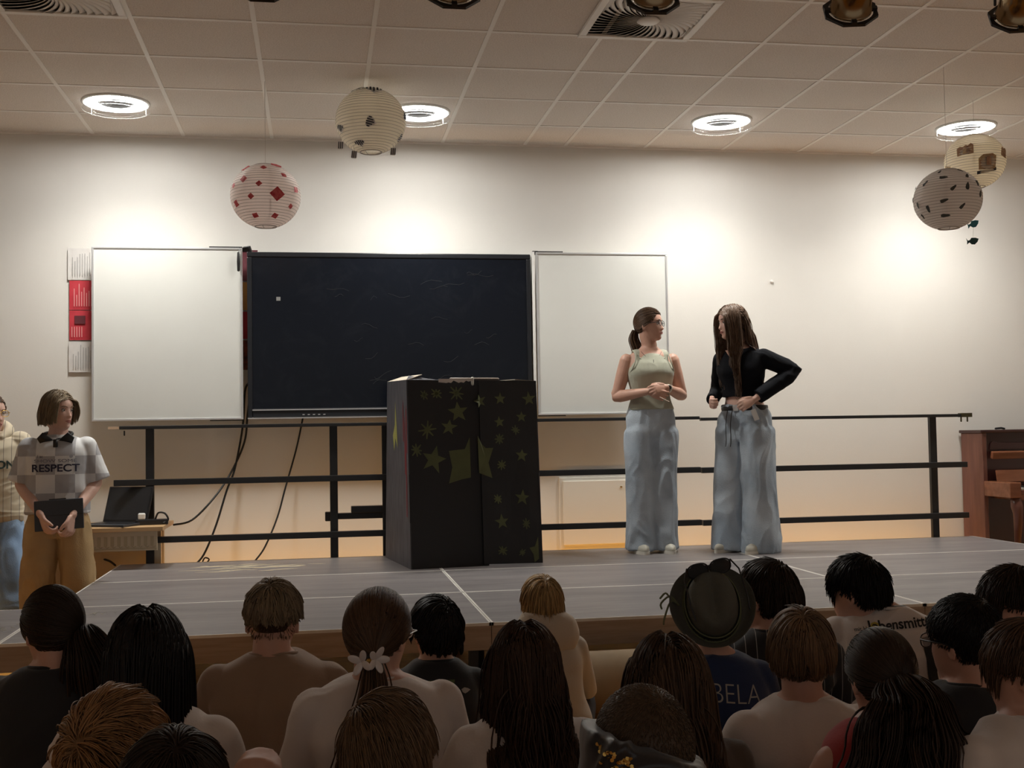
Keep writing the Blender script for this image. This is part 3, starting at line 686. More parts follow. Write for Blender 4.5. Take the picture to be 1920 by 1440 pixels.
for xa in (X0, X1-.09):
    MB().box((xa, -.42, .69), (xa+.09, -.09, .80)).build('key_block', m_wood2, t, bevel=.006)
MB().box((X0+.09, -.40, .67), (X1-.09, -.06, .71)).build('keybed', m_wood2, t, bevel=.004)
MB().box((X0+.09, -.42, .71), (X1-.09, -.405, .745)).build('key_slip', m_wood, t, bevel=.004)
kb = MB()
for k in range(52): w_ = (X1-X0-.2)/52; kb.box((X0+.10+w_*k+.0008, -.40, .72), (X0+.10+w_*(k+1)-.0008, -.25, .757))
kb.build('white_keys', mat('ivory', (.75, .73, .68), .25), t)
kb = MB()
for k in range(51):
    if k % 7 in (1, 4): continue
    w_ = (X1-X0-.2)/52; kb.box((X0+.10+w_*(k+1)-.005, -.35, .757), (X0+.10+w_*(k+1)+.005, -.25, .768))
kb.build('black_keys', m_blackp, t)
for xa in (X0+.075, X1-.075):
    MB().tube([(xa, -.37, .67), (xa-.004, -.385, .63), (xa, -.39, .55), (xa+.006, -.365, .35), (xa+.004, -.36, .15), (xa, -.375, .05), (xa, -.38, .01)], [.04, .043, .034, .022, .018, .022, .026], n=16, sub=4).build('leg', mat('leg_wood', (.13, .05, .035), .25), t, True)
MB().tube([(-.15, -.10, .12), (-.15, -.2, .1)], .012, n=8).build('pedal', m_gold, t); MB().tube([(.0, -.10, .12), (.0, -.2, .1)], .012, n=8).build('pedal', m_gold, t)
o = MB().tube([(5.02, 7.98, 1.187), (5.06, 7.97, 1.19), (5.09, 7.98, 1.185)], .008, n=8).build('small_clip', m_blackp, None, True); tag(o, 'small dark object lying on the piano lid', 'clip')

# ------------------------------------------------------------------ cardboard booth with stars
m_card = mat('card_black', (.010, .010, .012), .6, bump=.1, bscale=14); m_cardside = mat('card_worn', (.085, .085, .10), .7, c2=(.045, .045, .055), scale=6, stretch=(6, 6, 1))
m_cardin = mat('card_inside', (.50, .44, .36), .8); m_star = mat('star_green', (.11, .12, .045), .7, c2=(.08, .09, .035), scale=8); m_stary = mat('star_yellow', (.30, .30, .08), .7)
m_redp = mat('red_streak', (.16, .015, .025), .7); m_torn = mat('torn_paper', (.62, .58, .55), .9)
# corners: front-left, front-right, back-left, back-right (booth splays slightly to the bottom)
BX = empty('cardboard_booth', (.96, 7.42, ST), 0, 'tall black cardboard booth painted with green stars, open on top', 'cardboard booth')
O = Vector((.96, 7.42, ST))
FLb = at(771, 1068, 7.03)-O; FLt = at(762, 712, 7.05)-O; FRb = at(1018, 1055, 7.15)-O; FRt = at(1005, 714, 7.17)-O
BLb = at(723, 1043, 7.78)-O; BLt = at(726, 716, 7.76)-O; BRb = FRb+(BLb-FLb); BRt = FRt+(BLt-FLt)
for v in (FLb, FRb, BLb, BRb): v.z = 0
def sheet(name, a, b, c, d, m, t=.006, parent=BX, nx=10, nz=14, amp=.004, seed=0):   # quad a b (bottom) c d (top), slightly buckled
    n = (b-a).cross(d-a).normalized(); V = []; F = []
    for s_ in (0, 1):
        for i in range(nx+1):
            for j in range(nz+1):
                u, v = i/nx, j/nz; p = a.lerp(b, u).lerp(d.lerp(c, u), v)
                p = p+n*(amp*noise.noise(Vector((u*3+seed, v*4, seed)))*math.sin(PI*min(1, v*1.2+.05))); V.append(p-n*(t*s_))
    N = (nx+1)*(nz+1)
    for i in range(nx):
        for j in range(nz):
            k = i*(nz+1)+j; q = (k, k+nz+1, k+nz+2, k+1); F.append(q); F.append(tuple(x+N for x in q[::-1]))
    rim = [i*(nz+1) for i in range(nx+1)]+[nx*(nz+1)+j for j in range(1, nz+1)]+[i*(nz+1)+nz for i in range(nx-1, -1, -1)]+[j for j in range(nz-1, 0, -1)]
    for k in range(len(rim)): a_, b_ = rim[k], rim[(k+1) % len(rim)]; F.append((a_, a_+N, b_+N, b_))
    return mobj(name, V, F, m, parent, False)
sb = .50; MLb = FLb.lerp(FRb, .585); MLt = FLt.lerp(FRt, .548)
sheet('left_front_panel', FLb, MLb+Vector((0, .004, 0)), MLt+Vector((0, .004, 0)), FLt+Vector((0, 0, -.0)), m_card, seed=1)
sheet('door_flap', MLb+Vector((-.035, -.018, .01)), FRb+Vector((0, -.0, .0)), FRt, MLt+Vector((.0, -.008, .0)), m_card, seed=2, amp=.007)
sheet('side_panel', BLb, FLb, FLt, BLt, m_cardside, seed=3); sheet('side_panel', FRb, BRb, BRt, FRt, m_cardside, seed=4); sheet('back_panel', BRb, BLb, BLt, BRt, m_cardside, seed=5)
for a, c, da, sd in ((BLt, FLt, Vector((.10, .05, .035)), 6), (BRt+Vector((-.1, 0, 0)), BLt+Vector((.06, 0, 0)), Vector((0, -.05, .006)), 7), (FRt+Vector((-.0, 0, 0)), BRt, Vector((-.13, .02, .012)), 8)):
    sheet('top_flap', a, c, c+da, a+da, m_cardin, .004, nx=6, nz=4, seed=sd, amp=.01)
sheet('top_flap', FLt+Vector((.0, 0, 0)), FLt.lerp(FRt, .30), FLt.lerp(FRt, .34)+Vector((0, .05, -.01)), FLt+Vector((.02, .08, .03)), m_cardside, .004, nx=6, nz=4, seed=9, amp=.01)
te = MB(); random.seed(5); P0 = FLt.lerp(FRt, .24); P1 = FLt.lerp(FRt, .50)
q = [(0, .006)]+[((P1-P0).length*k/14, -.004-.016*random.random()) for k in range(15)]+[((P1-P0).length, .006)]
te.prism(q, Matrix.Translation(P0+Vector((0, -.007, 0))) @ Matrix.Rotation(PI/2, 4, 'X'), .0015); te.build('torn_edge', m_torn, BX)
MB().tube([MLt+Vector((-.04, -.01, .012)), MLt+Vector((-.04, -.012, -.025))], [.010, .008], n=10).build('peg', mat('peg_clear', (.5, .48, .42), .3), BX, True)
MB().tube([MLt+Vector((-.16, .12, .015)), MLt+Vector((.14, .12, .012))], .009, n=10).build('top_rod', mat('rod_brown', (.25, .2, .17), .4), BX, True)
fdir = (FRb-FLb).normalized(); nrm = Vector((fdir.y, -fdir.x, 0))
tree_l = bvh([o for o in BX.children if o.name.startswith('left_front')][0]); tree_r = bvh([o for o in BX.children if o.name.startswith('door_flap')][0])
def paint(px, py, pts, m, nm, right=False, rot=0):
    p = at(px, py, 7.08)-O; d = (at(px, py, 7.08)-CAM)
    M = Matrix.Translation(p+nrm*.10) @ Matrix((( fdir.x, 0, nrm.x, 0), (fdir.y, 0, nrm.y, 0), (0, 1, 0, 0), (0, 0, 0, 1)))
    ca, sa = math.cos(rot), math.sin(rot); V = [Vector((x*ca-y*sa, x*sa+y*ca, 0)) for x, y in pts]; n = len(V)
    V.append(sum(V, Vector())/n)
    # correct the parallax of looking at the panel
    F = [(i, (i+1) % n, n) for i in range(n)]
    return decal(nm, V, F, M, tree_r if right else tree_l, m, BX, .0015)
k = 7.08/FPX
random.seed(21)
for px, py, r_, ro, rgt, m in ((860, 772, 19, .1, 0, m_star), (842, 801, 15, -.15, 0, m_star), (812, 862, 24, -.25, 0, m_star),
     (901, 752, 13, .3, 1, m_star), (942, 747, 11, 0, 1, m_star), (999, 747, 13, .1, 1, m_star), (984, 781, 10.5, 0, 1, m_star), (940, 791, 10.5, .1, 1, m_star), (984, 854, 12, -.1, 1, m_star), (985, 934, 14, -.1, 1, m_star), (944, 979, 14, .1, 1, m_star)):
    paint(px, py, [(x*k, y*k) for x, y in star(5, r_*1.08, r_*.46, ro, .08)], m, 'painted_star', rgt)
def pxpoly(P, cx, cy): return [((x-cx)*k, (cy-y)*k) for x, y in P]
P = [(883, 820), (884, 896), (866, 899), (841, 906), (848, 876), (842, 845), (862, 843), (874, 842)]; paint(865, 865, pxpoly(P, 865, 865)[::-1], m_star, 'painted_half_star')
P = [(897, 816), (899, 887), (912, 892), (925, 897), (918, 868), (928, 840), (913, 840), (905, 832)]; paint(910, 860, pxpoly(P, 910, 860)[::-1], m_star, 'painted_half_star', True)
P = [(1016, 1008), (1017, 1050), (1008, 1056), (1006, 1041), (998, 1028), (1009, 1026)]; paint(1008, 1035, pxpoly(P, 1008, 1035)[::-1], m_star, 'painted_half_star', True)
def asterisk(px, py, r_, rgt, m):
    for j in range(4):
        a = PI*j/4+random.uniform(-.15, .15); L = r_*random.uniform(.7, 1.1)*k; wd = .006*min(1, r_/12)+.002
        paint(px, py, [(-L, -wd*.4), (0, -wd), (L, -wd*.4), (L, wd*.4), (0, wd), (-L, wd*.4)], m, 'painted_ray', rgt, a)
m_dim = mat('star_dim', (.085, .095, .04), .7)
for px, py, r_, rgt, m in ((800, 806, 16, 0, m_star), (779, 844, 13, 0, m_star), (818, 738, 12, 0, m_star), (857, 737, 15, 0, m_dim), (794, 741, 10, 0, m_dim),
       (940, 823, 13, 1, m_dim), (972, 806, 9, 1, m_dim), (944, 872, 10, 1, m_star), (936, 936, 11, 1, m_star), (992, 983, 10, 1, m_dim), (945, 1033, 10, 1, m_star), (984, 1037, 8, 1, m_dim)): asterisk(px, py, r_, rgt, m)
# strokes on the worn left side
side_tree = bvh([o for o in BX.children if o.name.startswith('side_panel')][0])
sd = (FLb-BLb).normalized(); sn = Vector((sd.y, -sd.x, 0))
def sidepaint(u, z, pts, m, nm):
    p = BLb.lerp(FLb, u)+Vector((0, 0, z))
    M = Matrix.Translation(p+sn*.1) @ Matrix(((sd.x, 0, sn.x, 0), (sd.y, 0, sn.y, 0), (0, 1, 0, 0), (0, 0, 0, 1))); V = [Vector((x, y, 0)) for x, y in pts]; n = len(V)
    V.append(sum(V, Vector())/n); decal(nm, V, [(i, (i+1) % n, n) for i in range(n)], M, side_tree, m, BX, .0015)
sidepaint(.45, .83, [(-.05, -.12), (.0, -.04), (.07, -.10), (.045, .03), (.0, .20), (-.02, .05), (-.09, -.02)], m_stary, 'painted_star')
for u, z, hh in ((.9, .55, .24), (.86, .75, .18), (.93, .85, .15), (.80, .9, .13)): sidepaint(u, z, [(-.012, -hh), (.012, -hh), (.018, 0), (.006, hh), (-.014, hh*.7)], m_redp, 'red_stroke')

# ------------------------------------------------------------------ warm strip added unseen behind the stage to turn the lower wall orange
t = empty('added_glow_strip', (1.7, 7.93, .10), 0, 'added warm glow strip, unseen on the floor in the gap behind the stage', 'added glow strip')
MB().box((-2.9, -.02, -.10), (3.0, .02, -.07)).box((-2.9, -.03, -.10), (3.0, -.02, .02)).build('housing', m_blackp, t)  # front plate keeps the added glow from spilling under the stage
MB().box((-2.88, -.015, -.07), (2.98, .015, -.06)).build('strip', mat('added_strip_glow', (.9, .5, .2), .4, emit=(1, .50, .10), es=15), t)  # emitter added for the orange tint low on the back wall

# ------------------------------------------------------------------ heads, hair and bodies
def head_mb(mb, M, face=1.0, ears=True):
    """head in its own frame: faces +Y, eyes at z=0, chin -.112, crown +.112"""
    Z = [-.116, -.108, -.09, -.065, -.04, 0, .03, .06, .085, .103, .113]
    FR = [.066, .076, .082, .086, .088, .086, .090, .082, .062, .034, .004]
    BK = [-.035, -.025, .0, .028, .055, .088, .096, .090, .068, .040, .008]
    WD = [.010, .026, .042, .053, .061, .070, .073, .068, .052, .032, .006]
    n, st = 56, 52; z = np.linspace(-.116, .113, st); fr, bk, wd = (pchip(Z, q, z) for q in (FR, BK, WD))
    V = []; F = []
    for i in range(st):
        for k in range(n):
            a = 2*PI*k/n; x = wd[i]*math.copysign(abs(math.cos(a))**.92, math.cos(a)); s_ = math.sin(a)
            y = (fr[i] if s_ > 0 else bk[i])*s_ if s_ > 0 else bk[i]*s_
            zz = z[i]
            if s_ > 0:
                g = lambda cx, cz, sx, sz: math.exp(-((x-cx)/sx)**2-((zz-cz)/sz)**2)
                d = 0
                if zz < .012: d += .020*math.exp(-(x/.0095)**2)*max(0, min(1, (.012-zz)/.048))*(1 if zz > -.040 else math.exp(-((zz+.040)/.006)**2))
                d += .006*(g(.012, -.038, .007, .006)+g(-.012, -.038, .007, .006))
                d -= .010*(g(.031, .002, .014, .010)+g(-.031, .002, .014, .010))
                d += .004*(g(.03, .020, .022, .006)+g(-.03, .020, .022, .006))
                d += .0065*g(0, -.0585, .020, .0045)+.0065*g(0, -.0705, .017, .0045)-.003*g(0, -.0645, .02, .002)
                d += .006*g(0, -.100, .016, .010)-.004*g(0, -.082, .02, .006)
                d += .004*(g(.045, -.028, .018, .018)+g(-.045, -.028, .018, .018))
                y += d*face
            V.append(M @ Vector((x, y, zz)))
    for i in range(st-1):
        for k in range(n): j = (k+1) % n; F.append((i*n+k, i*n+j, (i+1)*n+j, (i+1)*n+k))
    F.append(tuple(reversed(range(n)))); F.append(tuple((st-1)*n+i for i in range(n)))
    mb.add(V, F)
    if ears:
        for s_ in (-1, 1):
            E = M @ Matrix.Translation((s_*.073, -.008, -.018)) @ Matrix.Rotation(s_*R(22), 4, 'Z') @ Matrix.Rotation(R(-10), 4, 'X')
            P = [(0, .012*math.cos(a)-.002, .026*math.sin(a)+.004) for a in [2*PI*k/14 for k in range(15)]]
            mb.tube([E @ Vector(p) for p in P], .0048, n=8); mb.ball(E @ Vector((-s_*.002, .002, -.002)), (.005, .012, .022), (E.to_3x3()).to_4x4(), 10, 8)

def face_parts(M, parent, brow=m_brow, lip=m_lip, look=0):
    for s_ in (-1, 1):
        c = M @ Vector((s_*.030, .0715, .001))
        e = MB().ball(c, .0108, None, 14, 10).build('eye', m_eye, parent, True)
        d = (M.to_3x3() @ Vector((look, 1, -.05))).normalized()
        MB().ball(c+d*.0078, (.0052, .0052, .0052), None, 12, 8).build('iris', m_iris, e, True)
        q = [M @ Vector((s_*x, y, z)) for x, y, z in ((.014, .090, .019), (.026, .089, .024), (.038, .083, .024), (.047, .073, .018))]
        MB().tube(q, [.0022, .003, .0026, .0012], n=8, sub=3).build('eyebrow', brow, parent, True)
        q = [M @ Vector((s_*x, y, z)) for x, y, z in ((.018, .0815, .006), (.026, .0835, .0105), (.035, .081, .010), (.042, .074, .005))]
        MB().tube(q, .0011, n=6, sub=3).build('eyelash', brow, parent, True)
    l = MB(); l.tube([M @ Vector(p) for p in ((-.021, .080, -.0645), (-.010, .0915, -.0610), (0, .0945, -.0615), (.010, .0915, -.0610), (.021, .080, -.0645))], [.001, .0028, .0026, .0028, .001], n=8, sub=3)
    l.tube([M @ Vector(p) for p in ((-.019, .081, -.0655), (-.009, .091, -.0700), (0, .0935, -.0708), (.009, .091, -.0700), (.019, .081, -.0655))], [.001, .0032, .0036, .0032, .001], n=8, sub=3)
    l.build('lips', lip, parent, True)

HC = np.array([0, -.006, .020]); HR = np.array([.0775, .098, .096])
def hairline(y, kind):
    if kind == 'short': xs = [-.12, -.06, -.03, -.01, .02, .05, .07, .085, .11]; ys = [-.052, -.052, -.045, -.012, -.005, .010, .045, .060, .075]
    elif kind == 'fade': xs = [-.12, -.06, -.03, .0, .03, .06, .085, .11]; ys = [.008, .012, .012, .010, .015, .03, .055, .07]
    elif kind == 'bob': xs = [-.12, -.06, -.03, .0, .03, .05, .07, .085, .11]; ys = [-.062, -.06, -.05, -.045, -.02, .010, .050, .070, .085]
    else: xs = [-.12, -.06, -.03, -.01, .02, .05, .07, .085, .11]; ys = [-.066, -.062, -.05, -.02, -.002, .015, .055, .072, .088]
    return np.interp(y, xs, ys)

def hair_mat(name, c, var=.45, rough=.42):
    m = mat(name, c, rough, spec=.2); nt = m.node_tree; p = nt.nodes['Principled BSDF']
    at_ = nt.nodes.new('ShaderNodeAttribute'); at_.attribute_name = 'strand'
    mx = nt.nodes.new('ShaderNodeMix'); mx.data_type = 'RGBA'
    mx.inputs[6].default_value = (*[v*(1-var) for v in c], 1); mx.inputs[7].default_value = (*[min(1, v*(1+var)) for v in c], 1)
    nt.links.new(at_.outputs['Fac'], mx.inputs[0]); nt.links.new(mx.outputs[2], p.inputs['Base Color']); return m

def strands_mesh(name, P, W_, shade, m, parent, extra=None):
    """P: N x K x 3 polylines, W_: K widths -> one mesh of thin three-sided strands"""
    N, K, _ = P.shape; T_ = np.gradient(P, axis=1); T_ /= np.linalg.norm(T_, axis=2, keepdims=True)+1e-9
    ref = np.array([.31, .52, .79]); U_ = np.cross(T_, ref); U_ /= np.linalg.norm(U_, axis=2, keepdims=True)+1e-9; B_ = np.cross(T_, U_)
    V = np.empty((N, K, 3, 3)); W_ = np.broadcast_to(W_, (N, K))
    for k in range(3): a = 2*PI*k/3; V[:, :, k] = P+(U_*math.cos(a)+B_*math.sin(a))*W_[:, :, None]
    base = (np.arange(N)[:, None, None]*K+np.arange(K-1)[None, :, None])*3; k = np.arange(3)[None, None]; j = (k+1) % 3
    Fq = np.stack([base+k, base+j, base+3+j, base+3+k], -1).reshape(-1, 4); V = V.reshape(-1, 3); sh = np.repeat(shade, K*3)
    if extra is not None:
        eV, eF = extra; Fq = np.concatenate([Fq, np.array(eF)+len(V)]); V = np.concatenate([V, eV]); sh = np.concatenate([sh, np.full(len(eV), .1)])
    me = bpy.data.meshes.new(name); me.vertices.add(len(V)); me.vertices.foreach_set('co', V.astype('f').ravel())
    me.loops.add(Fq.size); me.loops.foreach_set('vertex_index', Fq.astype('i').ravel()); me.polygons.add(len(Fq))
    me.polygons.foreach_set('loop_start', np.arange(0, Fq.size, 4, dtype='i')); me.polygons.foreach_set('use_smooth', np.ones(len(Fq), bool))
    me.update(calc_edges=True); at_ = me.attributes.new('strand', 'FLOAT', 'POINT'); at_.data.foreach_set('value', sh.astype('f'))
    me.materials.append(m); o = bpy.data.objects.new(name, me); col.objects.link(o); o.parent = parent; return o

def hair(M, m, parent, style='short', N=1500, L=.07, w=.0022, line='short', seed=0, wave=0, lift=.02, crown=(0, -.055, .10), tie=None, clumps=0, body=(0, -.02, -.30), bodyr=(.21, .115, .17), part=0, spread=1, tail=None, K=14, puff=0, capoff=1.04, grav=1, cut=None, sidecut=.004, fwd=-.035, freq=40, tip=.25, curl=0):
    rng = np.random.RandomState(seed); Mn = np.array(M); s_ = 1
    d = rng.normal(size=(N*6, 3)); d /= np.linalg.norm(d, axis=1, keepdims=True); p = HC+d*HR
    ok = (p[:, 2] > hairline(p[:, 1], line)+rng.normal(size=len(p))*.0015); p = p[ok][:N]; N = len(p)
    lay = rng.rand(N); s_lay = 1.04+puff*lay+.03*lay*lift/.02
    cr = np.array(crown); down = np.array([0, 0, -1.])
    n_ = (p-HC)/HR**2; n_ /= np.linalg.norm(n_, axis=1, keepdims=True)
    if tie is not None: tgt = np.array(tie)
    if style == 'short': v = (p-cr)
    elif style == 'long': v = np.stack([np.sign(p[:, 0]-part)*(.05)*np.clip((p[:, 1]+.07)/.07, .05, 1), np.where(p[:, 1] > -.03, fwd, -.03), np.zeros(N)], 1)+.15*(p-cr)
    else: v = tgt-p
    v = v-n_*(v*n_).sum(1, keepdims=True); v /= np.linalg.norm(v, axis=1, keepdims=True)+1e-6
    v += rng.normal(size=v.shape)*(.14 if style != 'tie' else .03)
    P = np.empty((N, K, 3)); q = HC+(p-HC)*s_lay[:, None]*.99; P[:, 0] = HC+(p-HC)*1.02
    Ls = L*(1+rng.normal(size=N)*.13); step = Ls/(K-1)
    if style == 'tie': dist = np.linalg.norm(tgt-p, axis=1)*1.35; step = dist/(K-1)
    bc = np.array(body); br = np.array(bodyr)
    ph = rng.rand(N)*6.28
    for k in range(1, K):
        if style == 'tie':
            v = tgt-q; v /= np.linalg.norm(v, axis=1, keepdims=True)+1e-6
            rem = np.linalg.norm(tgt-q, axis=1); stp = np.minimum(step, rem)
        else:
            g = .22*grav if style == 'short' else .5
            v = v+down*g; v /= np.linalg.norm(v, axis=1, keepdims=True)+1e-6; stp = step
        q = q+v*stp[:, None]
        u = k/(K-1); lim = s_lay+(lift*6*u*u*lay if style == 'short' else .01)
        r_ = (q-HC)/HR; nr = np.linalg.norm(r_, axis=1); ins = nr < lim
        q = np.where(ins[:, None], HC+r_/nr[:, None]*lim[:, None]*HR, q)
        if style == 'long':
            # keep the face free, and lie over shoulders and back
            face = (q[:, 1] > .045) & (np.abs(q[:, 0]) < .068) & (q[:, 2] < .06) & (q[:, 2] > -.13)
            q[:, 0] = np.where(face, np.sign(q[:, 0]+1e-9)*.068, q[:, 0])
            r_ = (q-bc)/br; rem = 1-r_[:, 0]**2-r_[:, 2]**2; ys = br[1]*np.sqrt(np.clip(rem, 0, 1))*(1+.10*lay); sg = np.where(q[:, 1]-bc[1] > .02, 1, -1)
            ins = (rem > 0) & (np.abs(q[:, 1]-bc[1]) < ys)
            q[:, 1] = np.where(ins, bc[1]+sg*ys, q[:, 1])
        dlt = q-P[:, k-1]; v = .85*v+.15*dlt/(np.linalg.norm(dlt, axis=1, keepdims=True)+1e-6)
        P[:, k] = q
    if style == 'long':
        sl = np.linalg.norm(np.diff(P, axis=1), axis=2); good = (sl.max(1) < 3.2*L/(K-1)) & (np.abs(P[:, :, 0]).max(1) < .150) & ~((P[:, :, 1] < -.150) & (P[:, :, 2] > -.12)).any(1) & ~((P[:, :, 1] > .150) & (P[:, :, 2] > -.12)).any(1)
        P = P[good]; p = p[good]; lay = lay[good]; ph = ph[good]; N = len(P); clumps = min(clumps, N//3)
    if cut is None and style == 'short': cut = -.052
    if cut is not None:
        cz = cut+rng.normal(size=N)*.006; kk = np.arange(K)
        if style == 'short': cz = np.where((np.abs(P[:, K//2, 0]) > .058) & (P[:, K//2, 1] > -.050) & (P[:, K//2, 1] < .05), np.maximum(cz, sidecut+rng.normal(size=N)*.005), cz)
        for i in range(N):
            bl_ = np.nonzero(P[i, :, 2] < cz[i])[0]
            if len(bl_): e_ = max(2, bl_[0]); x_ = np.linspace(0, e_, K); P[i] = np.stack([np.interp(x_, kk, P[i, :, j]) for j in range(3)], 1)
    if clumps:
        ci = rng.choice(N, clumps, replace=False); D = ((P[:, -1][:, None]-P[ci][:, -1][None])**2).sum(2)+.5*((p[:, None]-p[ci][None])**2).sum(2); asg = D.argmin(1)
        uu = np.linspace(0, 1, K)[None, :, None]; wgt = np.clip(uu*1.3-.3, 0, 1)**1.4*.9*spread
        P = P*(1-wgt)+P[ci][asg]*wgt; ph = (ci[asg]*1.7) % 6.28
    if wave:
        uu = np.linspace(0, 1, K)[None]; amp = wave*np.clip(uu*1.3-.25, 0, 1)
        arg = uu*freq*L+ph[:, None]; P[:, :, 0] += amp*np.sin(arg); P[:, :, 1] += amp*.6*np.cos(arg*1.1)
    wd = w*np.minimum(1, (1-np.linspace(0, 1, K))*2.2+tip)
    # scalp cap below the strands
    nu, nv = 40, 26; cV = []; okv = []
    for i in range(nv+1):
        th = PI*i/nv*.98+.001
        for k in range(nu):
            a = 2*PI*k/nu; dd = np.array([math.sin(th)*math.cos(a), math.sin(th)*math.sin(a), math.cos(th)]); pp = HC+dd*HR*capoff*.992; cV.append(pp); okv.append(pp[2] > hairline(pp[1], line)-.002)
    cF = []
    for i in range(nv):
        for k in range(nu):
            j = (k+1) % nu; f = (i*nu+k, (i+1)*nu+k, (i+1)*nu+j, i*nu+j)
            if all(okv[x] for x in f): cF.append(f)
    cV = np.array(cV)
    sh = rng.rand(N)
    if clumps: sh = .5*sh+.5*rng.rand(clumps)[asg]
    tr = lambda X_: X_ @ Mn[:3, :3].T+Mn[:3, 3]
    return strands_mesh('hair', tr(P), wd, sh, m, parent, (tr(cV), cF))

def tail(path, m, parent, N=350, w=.003, rad=(.012, .03, .035, .02), seed=0, wave=.0, K=20, name='ponytail', freq=6, clumps=0):
    """a bunch of strands following a path (person frame)"""
    rng = np.random.RandomState(seed); pa = np.array([list(p) for p in path]); t_ = np.linspace(0, 1, len(pa)); tt = np.linspace(0, 1, K)
    C_ = np.stack([pchip(t_, pa[:, i], tt) for i in range(3)], 1); rr = np.interp(tt, np.linspace(0, 1, len(rad)), rad)
    T_ = np.gradient(C_, axis=0); T_ /= np.linalg.norm(T_, axis=1, keepdims=True); U_ = np.cross(T_, [0, 1, .1]); U_ /= np.linalg.norm(U_, axis=1, keepdims=True); B_ = np.cross(T_, U_)
    if clumps: cen = rng.normal(size=(clumps, 2))*.6; ci = rng.randint(clumps, size=N); o_ = cen[ci]+rng.normal(size=(N, 2))*.26; ph = (ci*1.9) % 6.28
    else: o_ = rng.normal(size=(N, 2))*.55; ph = rng.rand(N)*6.28
    P = C_[None]+(o_[:, 0, None, None]*U_[None]+o_[:, 1, None, None]*B_[None]*.6)*rr[None, :, None]
    P += wave*np.sin(tt[None, :]*freq*2+ph[:, None])[:, :, None]*tt[None, :, None]*U_[None]
    end = 1-.25*rng.rand(N)**2; # uneven ends
    for i in range(N):
        q = np.linspace(0, end[i], K); P[i] = np.stack([np.interp(q, tt, P[i, :, k]) for k in range(3)], 1)
    return strands_mesh(name, P, w*np.minimum(1, (1-tt)*3+.25), rng.rand(N), m, parent)

H_BLACK = hair_mat('hair_black', (.012, .010, .010)); H_DBROWN = hair_mat('hair_dark_brown', (.030, .018, .012)); H_BROWN = hair_mat('hair_brown', (.085, .048, .028))
H_LBROWN = hair_mat('hair_light_brown', (.17, .105, .06)); H_BLOND = hair_mat('hair_blond', (.42, .28, .13)); H_DBLOND = hair_mat('hair_ash_blond', (.22, .165, .105)); H_RED = hair_mat('hair_sandy', (.30, .16, .07))

def hand(mb, wrist, direc, normal, side, curl=35, sc=1.0, spread=8, thumb=35, fingers=None):
    """palm and five fingers; direc points along the fingers, normal out of the palm, side +1 if the thumb lies along +x"""
    d = Vector(direc).normalized(); n = Vector(normal); n = (n-d*n.dot(d)).normalized(); x = d.cross(n)*side
    w0 = Vector(wrist)
    mb.tube([w0, w0+d*.03*sc, w0+d*.06*sc, w0+d*.082*sc], [(.020*sc, .013*sc), (.030*sc, .0135*sc), (.036*sc, .0125*sc), (.034*sc, .010*sc)], n=14, flat=x, sub=2)
    ln = [.068, .078, .073, .058]; ba = [.027, .009, -.009, -.026]
    for i in range(4):
        b0 = w0+d*(.080-.003*abs(i-1.3))*sc+x*ba[i]*sc; a = R(spread)*(1.3-i)*.6; c = (curl if not hasattr(curl, '__len__') else curl[i])
        dr = (d*math.cos(a)+x*math.sin(a)).normalized(); P = [b0-dr*.015, b0]; ang = 0; q = b0
        for k, seg in enumerate((.45, .31, .24)):
            ang += R(c)*(.8 if k == 0 else 1.1); v = dr*math.cos(ang)+n*math.sin(ang); q = q+v*ln[i]*seg*sc; P.append(q)
        mb.tube(P, [.0088*sc, .0086*sc, .0078*sc, .0074*sc, .0062*sc], n=10, sub=2)
    b0 = w0+d*.022*sc+x*.024*sc; a = R(thumb); v = d*math.cos(a)+x*math.sin(a)
    mb.tube([b0-v*.01, b0+v*.022*sc, b0+v*.045*sc+n*.010*sc, b0+(v*.8+d*.2)*.066*sc+n*.022*sc], [.0125*sc, .0115*sc, .0098*sc, .0075*sc], n=10, sub=2)

